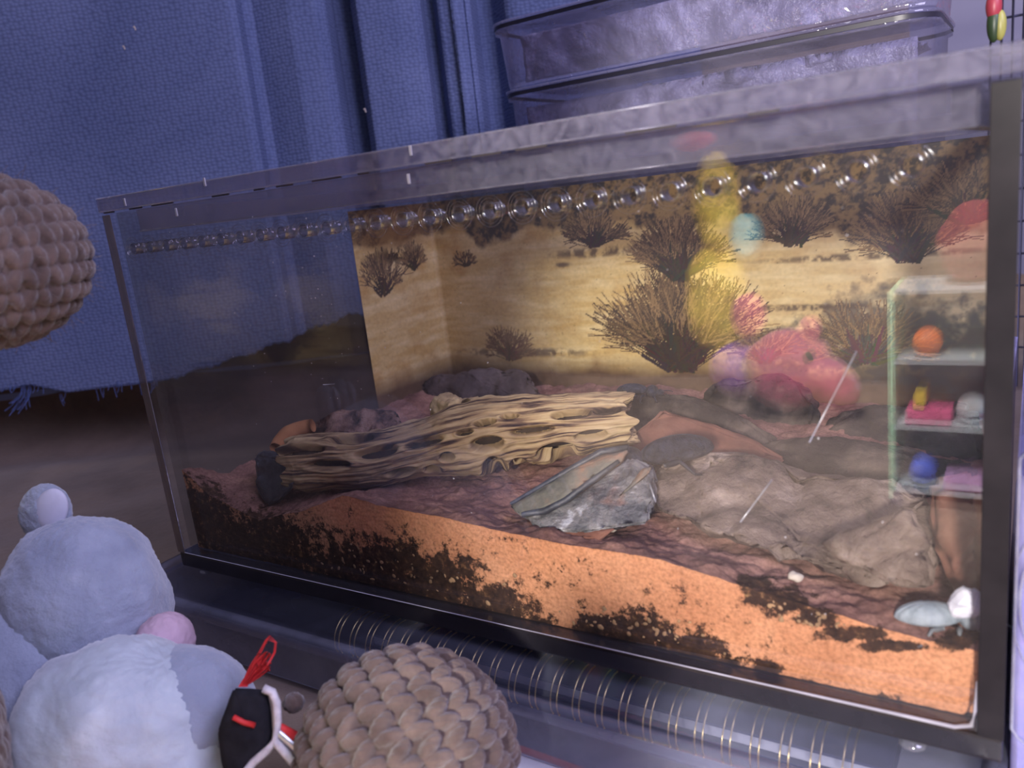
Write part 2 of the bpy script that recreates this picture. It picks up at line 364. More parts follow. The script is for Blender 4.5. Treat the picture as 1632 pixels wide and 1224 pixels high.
box('pages', (0.089, 0.017, -0.0275), (0.274, 0.149, -0.0227), M['paper'], nb, 0.0005)
box('cover', (0.088, 0.015, -0.0286), (0.275, 0.15, -0.0277), M['navy'], nb, 0.0003)
def ring_mesh():
    ps = []
    for dx in (-0.0011, 0.0011):
        a = np.linspace(math.radians(75), math.radians(205), 16)
        ps.append(tube_data(np.stack([np.full_like(a, dx), 0.0098 * np.cos(a), 0.0085 * np.sin(a)], 1), 0.00026, 6))
    V, F = merge(ps); me = bpy.data.meshes.new('ring'); me.from_pydata([tuple(v) for v in V], [], F); me.materials.append(M['gold']); return me
rme = ring_mesh()
for k in range(24):
    o = link('ring', rme, M['gold'], nb); o.matrix_parent_inverse = Matrix.Identity(4)
    o.location = Vector((0.094 + k * 0.00755, 0.0040, -0.0135)) - nb.location

# white board with a red edge under the tray front
bd = empty('white_board', (0.22, -0.06, -0.03), 'white board with orange-red edge lying in front of the tray', 'board')
a, b = PZ(790, 1176, -0.0275), PZ(960, 1236, -0.0275)
ed = b - a; ed /= np.linalg.norm(ed); nrm = np.array([ed[1], -ed[0], 0]); nrm = nrm if nrm[1] < 0 else -nrm
p0 = a - ed * 0.02; p1 = b + ed * 0.12
def slab(name, p0, p1, n, w0, w1, z0, z1, mat, parent):
    V = [[*(q[:2] + n[:2] * w_), z] for z in (z0, z1) for q, w_ in ((p0, w0), (p1, w0), (p1, w1), (p0, w1))]
    return mesh(name, V, [(3, 2, 1, 0), (4, 5, 6, 7), (0, 1, 5, 4), (1, 2, 6, 5), (2, 3, 7, 6), (3, 0, 4, 7)], mat, parent, False)
slab('panel', p0, p1, nrm, 0.0022, 0.045, -0.0298, -0.0275, plain('white_card', (0.72, 0.7, 0.72), 0.5), bd)
slab('edge_strip', p0, p1, nrm, 0.0, 0.0022, -0.0298, -0.0270, plain('orange_red_edge', (0.75, 0.10, 0.03), 0.4), bd)

# ------------------------------------------------------------------ terrarium
TW, TD, TH, TK = 0.300, 0.200, 0.1485, 0.005
ter = empty('terrarium', (0.15, 0.1, 0.0), 'long clear acrylic terrarium with drilled front panel and hinged lid', 'terrarium')
HX = [0.01432 + 0.0102773 * k for k in range(27)]; HZ = 0.13386; HR = 0.0021
bm = bmesh.new(); bm_box(bm, (0.0004, 0, 0.0068), (TW - 0.0004, TK, TH - 0.0006)); fp = from_bm('front_panel', bm, M['pane'], ter, False)
bm = bmesh.new()
for hx in HX:
    bmesh.ops.create_cone(bm, cap_ends=True, segments=20, radius1=HR, radius2=HR, depth=0.02,
                          matrix=Matrix.Translation((hx, TK / 2, HZ)) @ Matrix.Rotation(math.pi / 2, 4, 'X'))
cut = from_bm('cutter', bm, None)
md = fp.modifiers.new('holes', 'BOOLEAN'); md.object = cut; md.operation = 'DIFFERENCE'; md.solver = 'EXACT'
bpy.context.view_layer.update()
me2 = bpy.data.meshes.new_from_object(fp.evaluated_get(bpy.context.evaluated_depsgraph_get()))
fp.modifiers.clear(); fp.data = me2
bpy.data.objects.remove(cut)
if not me2.materials: me2.materials.append(M['pane'])
def rim_mesh():
    ps = []
    for r_, t_, yy in ((0.0022, 0.00045, -0.0001), (0.0034, 0.00014, 0.0), (0.0043, 0.00018, 0.0)):
        a = np.linspace(0, 2 * math.pi, 33); V, F = tube_data(np.stack([r_ * np.cos(a), np.full_like(a, yy), r_ * np.sin(a)], 1), t_, 6, False); ps.append((V, F))
    a = np.linspace(0, 2 * math.pi, 24, endpoint=False)
    V = np.concatenate([np.stack([HR * 0.99 * np.cos(a), np.full_like(a, y), HR * 0.99 * np.sin(a)], 1) for y in (0.0, TK)])
    ps.append((V, gridfaces(2, 24, False, True)))
    nb_ = len(ps[-1][1]); V, F = merge(ps); me = bpy.data.meshes.new('vent_rim'); me.from_pydata([tuple(v) for v in V], [], F); me.materials.append(M['rim']); me.materials.append(M['bore'])
    for p in me.polygons[len(F) - nb_:]: p.material_index = 1
    return me
vme = rim_mesh()
for hx in HX:
    o = link('vent_rim', vme, M['rim'], ter); o.matrix_parent_inverse = Matrix.Identity(4); o.location = Vector((hx, 0, HZ)) - ter.location
box('side_panel', (0.0, TK + .0002, 0.0066), (TK, TD, TH - .0006), M['side'], ter, 0.0004)
box('side_panel', (TW - TK, TK + .0002, 0.0066), (TW, TD, TH - .0006), M['side'], ter, 0.0004)
box('back_panel', (TK + .0002, TD - TK, 0.0066), (TW - TK - .0002, TD, TH - .0006), M['side'], ter, 0.0004)
box('base_panel', (0.0, -0.0002, 0.0), (TW, TD, 0.0062), M['smoke'], ter, 0.0008)
box('edge_strip', (TW - TK, -0.0006, 0.0062), (TW + 0.0002, -0.0001, TH - 0.001), M['smokeside'], ter, 0.0002)
box('edge_strip', (-0.0004, -0.0006, 0.0064), (TK - 0.0008, -0.0001, TH - 0.001), clear('painted_reflection_edge', (0.62, 0.58, 0.58), 0.08, 0.30, (0.38, 0.30, 0.26), 30, rough=0.15), ter, 0.0001)  # brown of the couch in the cut edge is put into the haze colour
tube('edge_strip', [(TK - 0.0006, -0.0005, 0.007), (TK - 0.0006, -0.0005, TH - .014)], 0.00022, M['edge'], ter, 6)
# white glue bead at the inside corner of base and right wall
tube('seal_bead', [(0.004, -0.0004, 0.0066), (0.19, -0.0004, 0.0068), (0.24, -0.0004, 0.0068), (0.2905, -0.0004, 0.0070), (0.2938, -0.0004, 0.0085), (0.2946, -0.0004, 0.0125), (0.2947, -0.0004, 0.02)], [0.00012, 0.00018, 0.00026, 0.0005, 0.0006, 0.0004, 0.0001], M['gasket'], ter, 8)
footm = clear('clear_bumper', (0.9, 0.9, 0.95), 0.15, 0.15, (0.8, 0.8, 0.85), 80, rough=0.05)
for (fx, fy) in ((0.2815, 0.0022), (0.012, 0.003), (0.2815, 0.195), (0.012, 0.195)):
    Vv, Ff = ell_data((fx, fy, -0.0016), (0.0033, 0.0033, 0.0016), None, 10, 16); mesh('bumper_foot', Vv, Ff, footm, ter)
lid = empty('lid', (0.15, 0.1, TH)); lid.parent = ter; lid.matrix_parent_inverse = Matrix.Translation(-ter.location)
def lidpart(name, lo, hi, mat, bev=0.0004):
    bm = bmesh.new(); bm_box(bm, lo, hi, bev)
    o = from_bm(name, bm, mat, None, False); o.parent = lid; o.matrix_parent_inverse = Matrix.Translation(-lid.location); return o
lidpart('plate', (-0.001, -0.0008, TH), (TW + .001, TD + .001, TH + .0055), M['lidm'], 0.0006)
lidpart('front_edge', (-0.001, -0.0012, TH + 0.0004), (TW + .001, -0.0009, TH + .0051), M['edge'], 0)
lidpart('lip', (0.0125, TK + .0006, TH - .0085), (TW - .0075, TK + .0046, TH - .0002), M['edge'])
lidpart('lip', (0.0125, TD - .0115, TH - .0085), (TW - .0075, TD - .0075, TH - .0002), M['edge'])
lidpart('lip', (0.0070, TK + .0048, TH - .0085), (0.0122, TD - .0118, TH - .0002), M['edge'])
lidpart('lip', (TW - .0122, TK + .0048, TH - .0085), (TW - .0070, TD - .0118, TH - .0002), M['edge'])
for (xa, xb, yy, zz) in ((-0.001, TW + .001, -0.0010, TH + .0053), (0.0125, TW - .0075, TK + .0004, TH - .0084), (-0.001, TW + .001, -0.0010, TH + .0004)):
    V_, F_ = tube_data([(xa, yy, zz), ((xa + xb) / 2, yy, zz), (xb, yy, zz)], 0.00030, 6); o_ = mesh('edge_line', V_, F_, M['frost']); o_.parent = lid; o_.matrix_parent_inverse = Matrix.Translation(-lid.location)
shadem = plain('lid_joint_shade', (0.035, 0.028, 0.03), 0.5)  # dark dashes stand in for the shadow line between lid and panel
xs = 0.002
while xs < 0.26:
    ln = random.uniform(0.004, 0.014); lidpart('joint_shade_dash', (xs, -0.0011, TH - .0004), (xs + ln, -0.0006, TH + .0001), shadem, 0); xs += ln + random.uniform(0.004, 0.022)
white = plain('frosted_chip', (0.34, 0.33, 0.37), 0.3)
for (px, py) in ((327, 290), (655, 240), (200, 322), (652, 285), (282, 338)):
    p = PY(px, py, -0.0012); lidpart('joint_tab', (p[0] - .0003, -0.0018, p[2] - .0014), (p[0] + .0006, -0.0013, p[2] + .0014), white, 0.0002)
# dust flecks on the outside of the front panel
ps = []
for k in range(120):
    if k < 70: px, py = random.gauss(500, 90), random.gauss(540, 90)
    else: px, py = random.uniform(200, 1560), random.uniform(330, 1000)
    p = PY(px, py, -0.00025); r_ = random.choice([0.00008, 0.0001, 0.00013, 0.00018])
    if not (0.004 < p[0] < 0.292 and 0.01 < p[2] < 0.142): continue
    ps.append(ell_data(p, (r_ * random.uniform(.6, 1.6), r_ * .4, r_ * random.uniform(.6, 1.6)), None, 4, 5))
d = mesh('dust_flecks', *merge(ps), plain('dust', (0.42, 0.40, 0.40), 0.9), ter); tag(d, kind='stuff')
# long scratches
scr = clear('scratch', (0.9, 0.9, 0.9), 0.2, 0.35, (0.85, 0.85, 0.9), 100, rough=0.3)
for a_, b_, r_ in (((1365, 560), (1290, 705), .00018), ((1230, 765), (1180, 832), .00020), ((1035, 770), (1045, 800), .00016), ((515, 613), (533, 612), .00012)):
    tube('scratch', [PY(*a_, -0.0001), PY(*b_, -0.0001)], r_, scr, ter, 5)

# ------------------------------------------------------------------ printed desert backdrop inside
def backdrop():
    nx, nz_ = 760, 300
    z0, z1 = 0.0075, 0.1385
    Lw = 0.067; Lb = 0.288                       # strip on the left wall, then the back wall
    Tt = np.linspace(-Lw, Lb, nx); Zz = np.linspace(z0, z1, nz_)
    A, B = np.meshgrid(Tt, Zz, indexing='ij')
    def fbm(x, y, s, seed, oc=5):
        out = np.zeros_like(x); amp = 1; tot = 0; r = np.random.default_rng(seed)
        for o in range(oc):
            g = r.random((64, 64)); u = (x * s) % 64; v = (y * s) % 64
            i = np.floor(u).astype(int); j = np.floor(v).astype(int); fu = u - i; fv = v - j; fu = fu * fu * (3 - 2 * fu); fv = fv * fv * (3 - 2 * fv)
            i %= 64; j %= 64; i1 = (i + 1) % 64; j1 = (j + 1) % 64
            out += amp * ((g[i, j] * (1 - fu) + g[i1, j] * fu) * (1 - fv) + (g[i, j1] * (1 - fu) + g[i1, j1] * fu) * fv); tot += amp; amp *= 0.55; s *= 2.03
        return out / tot
    n1 = fbm(A + 1, B + 1, 60, 1); n2 = fbm(A + 1, B + 1, 260, 2, 4); n3 = fbm(A * 0.5 + 1, B * 3 + 1, 110, 3); n4 = fbm(A + 2, B + 2, 900, 4, 2)
    C = np.zeros(A.shape + (3,))
    sand = np.array([0.60, 0.42, 0.155]); sand2 = np.array([0.74, 0.58, 0.28]); och = np.array([0.44, 0.24, 0.06])
    t = np.clip((n3 - 0.35) * 2.5, 0, 1)[..., None]; C[:] = sand * (1 - t) + sand2 * t
    t = np.clip((n1 - 0.52) * 3.2, 0, 1)[..., None]; C[:] = C * (1 - t * 0.6) + och * t * 0.6
    C *= (0.86 + 0.28 * n4)[..., None]
    right = np.clip((A - 0.17) / 0.10, 0, 1)[..., None]; C[:] = C * (1 - right * 0.5) + np.array([0.62, 0.52, 0.36]) * right * 0.5
    # near ground band: darker brown towards the bottom
    low = np.clip((0.050 + 0.006 * (n1 - .5) - B) / 0.012, 0, 1)[..., None]; C[:] = C * (1 - low) + np.array([0.11, 0.065, 0.035]) * (0.7 + 0.6 * n2)[..., None] * low
    # far scrub band along the top
    hl = 0.1135 + 0.010 * (n1 - .5) * 2 + np.where(A < 0.03, 0.004, 0) - 0.016 * np.clip((A - 0.15) / 0.1, 0, 1)
    top = np.clip((B - hl) / 0.004, 0, 1)
    f_ = np.clip((n2 * .7 + n4 * .3 - 0.40) * 5, 0, 1)[..., None]; scr_ = np.array([0.040, 0.030, 0.024]) * (1 - f_) + np.array([0.25, 0.16, 0.065]) * f_
    C[:] = C * (1 - top[..., None]) + scr_ * top[..., None]
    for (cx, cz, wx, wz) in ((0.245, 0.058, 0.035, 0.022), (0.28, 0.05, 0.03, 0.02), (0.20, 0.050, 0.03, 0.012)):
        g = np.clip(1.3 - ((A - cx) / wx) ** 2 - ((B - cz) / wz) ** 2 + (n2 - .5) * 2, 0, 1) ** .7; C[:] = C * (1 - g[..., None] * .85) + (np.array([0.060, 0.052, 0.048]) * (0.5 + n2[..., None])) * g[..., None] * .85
    brown = np.clip(1 - np.abs(A + 0.03) / 0.04, 0, 1) * np.clip((B - 0.112) / 0.006, 0, 1); C[:] = C * (1 - brown[..., None] * .8) + np.array([0.20, 0.10, 0.035]) * brown[..., None] * .8
    dk = np.clip(1 - ((A + 0.035) / 0.03) ** 2 - ((B - 0.112) / 0.006) ** 2, 0, 1) * (n2 > 0.42); C[:] = C * (1 - dk[..., None]) + np.array([0.03, 0.02, 0.015]) * dk[..., None]
    # streaky shadows on the ground
    for (cx, cz, wx, wz) in ((0.105, 0.1035, 0.03, 0.003), (0.235, 0.094, 0.05, 0.002), (0.085, 0.098, 0.006, 0.0015), (0.15, 0.082, 0.03, 0.0016), (0.20, 0.072, 0.04, 0.0018), (0.055, 0.050, 0.05, 0.003), (0.24, 0.060, 0.05, 0.003)):
        g = np.clip(1.2 - ((A - cx) / wx) ** 2 - ((B - cz) / wz) ** 2, 0, 1) * np.clip((n2 - 0.34) * 5, 0, 1); C[:] = C * (1 - g[..., None] * .85) + np.array([0.075, 0.045, 0.03]) * g[..., None] * .85
    def stroke(p, q, wd, col):
        n = int(np.hypot(q[0] - p[0], q[1] - p[1]) / 0.00035) + 2
        for k in range(n):
            f = k / (n - 1); i = int(round((p[0] + (q[0] - p[0]) * f + Lw) / (Lw + Lb) * (nx - 1))); j = int(round((p[1] + (q[1] - p[1]) * f - z0) / (z1 - z0) * (nz_ - 1)))
            w_ = max(0, int(round(wd * (1 - f * .7))))
            C[max(0, i - w_):max(0, i + w_ + 1), max(0, j - w_):max(0, j + w_ + 1)] = col
    def bush(cx, cz, R, n, up=0.9, col=(0.050, 0.034, 0.024), sq=1.0, seed=0):
        r = random.Random(seed)
        for k in range(n):
            a = math.pi / 2 + r.uniform(-1, 1) * 1.35 * up; p = (cx + r.uniform(-.16, .16) * R, cz + r.uniform(0, .14) * R); ln = R * r.uniform(.55, 1.0)
            q = (p[0] + math.cos(a) * ln * sq * .6, p[1] + math.sin(a) * ln * .6); cc = tuple(c * r.uniform(.6, 1.4) for c in col); stroke(p, q, 1 if k % 7 == 0 else 0, cc)
            for _ in range(4):
                a2 = a + r.uniform(-.6, .6); q2 = (q[0] + math.cos(a2) * ln * .42 * sq, q[1] + math.sin(a2) * ln * .42); stroke(q, q2, 0, tuple(c + (t_ - c) * w_ for c, t_, w_ in zip(col, (0.30, 0.19, 0.085), [r.random() ** 1.5] * 3)))
    bush(0.148, 0.0400, 0.050, 330, .8, seed=1); bush(0.150, 0.0865, 0.030, 200, .85, seed=2)
    bush(0.045, 0.045, 0.020, 60, 1.0, (0.12, 0.065, 0.03), seed=3); bush(0.105, 0.106, 0.020, 90, 1.0, seed=4)
    bush(0.252, 0.090, 0.030, 110, .9, (0.07, 0.05, 0.04), seed=5); bush(-0.048, 0.092, 0.024, 50, .9, seed=6); bush(-0.02, 0.102, 0.016, 40, .9, seed=7)
    bush(0.205, 0.100, 0.022, 80, 1, seed=8); bush(0.275, 0.105, 0.025, 80, 1, seed=9); bush(0.022, 0.100, 0.010, 25, 1, seed=10)
    bush(0.235, 0.045, 0.030, 80, 1, (0.10, 0.07, 0.05), seed=12); bush(0.19, 0.045, 0.018, 60, 1, (0.10, 0.06, 0.04), seed=13)
    sp = rng.random(A.shape) > 0.9985; C[sp] *= 0.35
    # geometry: wraps round the back left corner with a small radius
    xk = TK + 0.0008; yk = TD - TK - 0.0008
    X = np.where(A < 0, xk, xk + A); Y = np.where(A < 0, yk + A, yk)
    rc = 0.003; cm = np.abs(A) < rc; th = (A / rc + 1) * math.pi / 4
    X = np.where(cm, xk + rc * (1 - np.cos(th)), X); Y = np.where(cm, yk - rc + rc * np.sin(th), Y)
    V = np.stack([X, Y, B], -1).reshape(-1, 3)
    o = mesh('desert_backdrop', V, gridfaces(nx, nz_), M['print'])
    ca = o.data.color_attributes.new('print', 'FLOAT_COLOR', 'POINT')
    ca.data.foreach_set('color', np.concatenate([np.clip(C, 0, 1), np.ones(A.shape + (1,))], -1).astype(np.float32).ravel())
    sm = o.modifiers.new('thick', 'SOLIDIFY'); sm.thickness = 0.0003; sm.offset = 1
    tag(o, 'printed paper backdrop of a dry yellow desert with scrub bushes', 'backdrop')
backdrop()

# ------------------------------------------------------------------ sand bed
FX = [(-0.01, 0.046), (0.002, 0.0445), (0.0198, 0.032), (0.0486, 0.0246), (0.0751, 0.0318), (0.098, 0.0406), (0.1142, 0.0389), (0.1464, 0.0373), (0.188, 0.0346), (0.2178, 0.0350), (0.2403, 0.0308), (0.2765, 0.0249), (0.2948, 0.0241), (0.31, 0.024)]
IX = [(0.0, 0.034), (0.03, 0.030), (0.05, 0.0285), (0.10, 0.033), (0.18, 0.031), (0.24, 0.027), (0.30, 0.025)]
FX = np.array(FX); IX = np.array(IX)
def sandz(x, y):
    f = np.interp(x, FX[:, 0], FX[:, 1]); i = np.interp(x, IX[:, 0], IX[:, 1]); t = np.clip((y - 0.006) / 0.025, 0, 1); t = t * t * (3 - 2 * t); return f * (1 - t) + i * t
def sand_mat(name, front):
    mt, nt, out = newmat(name); b = N(nt, 'ShaderNodeBsdfPrincipled')
    n = tex(nt, 55, detail=5, dist=0.4); g = tex(nt, 900, detail=2)
    if front: r = ramp(nt, [(0.25, (0.48, 0.20, 0.095)), (0.5, (0.62, 0.285, 0.145)), (0.75, (0.70, 0.35, 0.19))], n.outputs[0])
    else: r = ramp(nt, [(0.28, (0.12, 0.060, 0.050)), (0.48, (0.25, 0.130, 0.105)), (0.7, (0.42, 0.235, 0.175))], n.outputs[0])
    r2 = ramp(nt, [(0.3, (0.6, 0.58, 0.56)), (0.55, (1.0, 1.0, 1.0)), (0.75, (1.2, 1.2, 1.2))], g.outputs[0])
    mx = N(nt, 'ShaderNodeMix', data_type='RGBA', blend_type='MULTIPLY'); mx.inputs[0].default_value = 0.8; L(nt, r.outputs[0], mx.inputs[6]); L(nt, r2.outputs[0], mx.inputs[7]); col = mx.outputs[2]
    a = N(nt, 'ShaderNodeAttribute'); a.attribute_name = 'soil'
    n5 = tex(nt, 260, detail=5, rough=0.75)
    th = N(nt, 'ShaderNodeMath', operation='MULTIPLY_ADD'); th.inputs[1].default_value = 1.9; L(nt, n5.outputs[0], th.inputs[0]); 
    ad = N(nt, 'ShaderNodeMath', operation='ADD'); ad.inputs[1].default_value = -1.45; L(nt, a.outputs['Fac'], ad.inputs[0]); L(nt, ad.outputs[0], th.inputs[2])
    sr = ramp(nt, [(0.0, (0, 0, 0)), (0.18, (1, 1, 1))], th.outputs[0])
    n6 = tex(nt, 420, detail=4, rough=0.7); sc_ = ramp(nt, [(0.35, (0.016, 0.008, 0.005)), (0.58, (0.055, 0.026, 0.014)), (0.66, (0.14, 0.07, 0.03)), (0.74, (0.38, 0.22, 0.10))], n6.outputs[0])
    m2 = N(nt, 'ShaderNodeMix', data_type='RGBA'); L(nt, sr.outputs[0], m2.inputs[0]); L(nt, col, m2.inputs[6]); L(nt, sc_.outputs[0], m2.inputs[7])
    L(nt, m2.outputs[2], b.inputs['Base Color']); b.inputs['Roughness'].default_value = 0.95; b.inputs['Specular IOR Level'].default_value = 0.1
    bp = N(nt, 'ShaderNodeBump'); bp.inputs['Strength'].default_value = 0.5 if front else 0.8; bp.inputs['Distance'].default_value = 0.0008; n7 = tex(nt, 500 if front else 300, detail=5, rough=0.7)
    L(nt, n7.outputs[0], bp.inputs['Height']); L(nt, bp.outputs[0], b.inputs['Normal']); L(nt, b.outputs[0], out.inputs[0]); return mt
SOIL_AND_SHADE = [(600, 905, 90, 62), (545, 900, 50, 45), (690, 935, 90, 62), (790, 972, 70, 48), (850, 1005, 45, 25), (400, 880, 150, 75), (310, 830, 70, 70), (440, 925, 140, 30), (1010, 1015, 90, 50), (1080, 1045, 95, 50), (1150, 1078, 60, 38), (950, 1003, 45, 28),  # ellipses at the left end: dark soil plus painted shade
        (1220, 1068, 26, 24), (1260, 1098, 55, 20), (1330, 1115, 60, 20), (1400, 1128, 50, 22), (1240, 955, 60, 28), (1300, 985, 45, 18), (1210, 925, 45, 18), (1360, 1010, 70, 14), (1530, 1018, 45, 20), (1545, 1142, 14, 8), (1420, 1030, 70, 10)]
SPK = [(548, 825, 24, 26), (930, 962, 24, 14), (1110, 1000, 36, 18), (1185, 985, 40, 16), (900, 910, 90, 45), (1060, 950, 90, 30), (780, 870, 120, 25), (1250, 1030, 60, 25)]
def soil_shade_mask(Pt):
    q = proj(Pt); mk = np.zeros(len(q))
    for cx, cy, rx, ry in SOIL_AND_SHADE:
        u = np.hypot((q[:, 0] - cx) / rx, (q[:, 1] - cy) / ry); mk = np.maximum(mk, np.clip(1.25 - 0.75 * u, 0, 1))
    for cx, cy, rx, ry in SPK:
        u = np.hypot((q[:, 0] - cx) / rx, (q[:, 1] - cy) / ry); mk = np.maximum(mk, 0.46 * np.clip(1.5 - u, 0, 1))
    return mk
sb = empty('sand_bed', (0.15, 0.1, 0.0065), 'orange sand and dark soil bed filling the bottom of the terrarium', 'sand'); tag(sb, kind='stuff')
xg = np.linspace(TK + .0004, TW - TK - .0004, 330); yg = np.concatenate([np.linspace(0.0056, 0.06, 90), np.linspace(0.0615, TD - TK - .002, 70)])
A, B = np.meshgrid(xg, yg, indexing='ij'); Z = sandz(A, B); Pt = np.stack([A, B, Z], -1).reshape(-1, 3)
q1 = vnoise(Pt * [1, 1, 0], 45, 2, 4); q2 = vnoise(Pt * [1, 1, 0], 220, 4, 4)
fade = np.clip((Pt[:, 1] - 0.0056) / 0.004, 0.25, 1)
Pt[:, 2] += fade * (0.0016 * q1 + 0.0011 * q2)
top = mesh('sand_top', Pt, gridfaces(len(xg), len(yg)), sand_mat('clumped_red_sand', False), sb)
mk = soil_shade_mask(Pt) * np.clip(1 - (Pt[:, 1] - 0.012) / 0.02, 0, 1)
at = top.data.attributes.new('soil', 'FLOAT', 'POINT'); at.data.foreach_set('value', mk.astype(np.float32))
tz = Pt.reshape(len(xg), len(yg), 3)[:, 0, 2]
nzf = 120; V = []
for i, x in enumerate(xg):
    zz = 0.0066 + (tz[i] - 0.0066) * np.linspace(0, 1, nzf); V.append(np.stack([np.full(nzf, x), np.full(nzf, 0.0056), zz], 1))
V = np.concatenate(V); mk = soil_shade_mask(V)
V[:, 1] += np.abs(vnoise(V, 500, 8, 2)) * 0.0003 * (np.arange(len(V)) % nzf < nzf - 1)
fr = mesh('sand_face', V, gridfaces(len(xg), nzf), sand_mat('orange_sand_and_soil', True), sb)
at = fr.data.attributes.new('soil', 'FLOAT', 'POINT'); at.data.foreach_set('value', mk.astype(np.float32))
# loose bits of root and stone along the glass
ps = []
bits = plain('soil_bits', (0.36, 0.22, 0.11), 0.9, var=0.5)
for k in range(230):
    cx, cy, rx, ry = random.choice(SOIL_AND_SHADE[:5] + SOIL_AND_SHADE[8:12] + SOIL_AND_SHADE[16:18]); p = PY(random.gauss(cx, rx * .55), random.gauss(cy, ry * .55), 0.0054)
    if not (0.008 < p[0] < 0.292 and 0.008 < p[2] < float(np.interp(p[0], FX[:, 0], FX[:, 1])) - .001): continue
    r_ = random.uniform(.00025, .0007); ps.append(ell_data(p, (r_ * random.uniform(.6, 2), .0002, r_ * random.uniform(.6, 1.4)), rotm(0, random.uniform(0, 180), 0), 5, 6))
mesh('soil_bits', *merge(ps), bits, sb)

# ------------------------------------------------------------------ cholla wood
def wood_mat():
    mt, nt, out = newmat('dry_cholla_wood'); b = N(nt, 'ShaderNodeBsdfPrincipled'); uv = N(nt, 'ShaderNodeUVMap')
    mp = N(nt, 'ShaderNodeMapping'); mp.inputs['Scale'].default_value = (2.6, 40, 1); L(nt, uv.outputs[0], mp.inputs[0])
    n = N(nt, 'ShaderNodeTexNoise'); n.inputs['Scale'].default_value = 1; n.inputs['Detail'].default_value = 5; n.inputs['Distortion'].default_value = 0.5; L(nt, mp.outputs[0], n.inputs['Vector'])
    r = ramp(nt, [(0.36, (0.045, 0.028, 0.027)), (0.43, (0.17, 0.110, 0.070)), (0.49, (0.36, 0.255, 0.138)), (0.60, (0.47, 0.355, 0.195)), (0.75, (0.52, 0.405, 0.24))], n.outputs[0])
    n2 = tex(nt, 35, detail=4); r2 = ramp(nt, [(0.35, (0.62, 0.56, 0.55)), (0.6, (1.0, 0.97, 0.92))], n2.outputs[0])
    mx = N(nt, 'ShaderNodeMix', data_type='RGBA', blend_type='MULTIPLY'); mx.inputs[0].default_value = 0.8; L(nt, r.outputs[0], mx.inputs[6]); L(nt, r2.outputs[0], mx.inputs[7])
    L(nt, mx.outputs[2], b.inputs['Base Color']); b.inputs['Roughness'].default_value = 0.85; b.inputs['Specular IOR Level'].default_value = 0.2
    bp = N(nt, 'ShaderNodeBump'); bp.inputs['Strength'].default_value = 0.5; bp.inputs['Distance'].default_value = 0.0005; L(nt, n.outputs[0], bp.inputs['Height']); L(nt, bp.outputs[0], b.inputs['Normal'])
    L(nt, b.outputs[0], out.inputs[0]); return mt
M['wood'] = wood_mat()
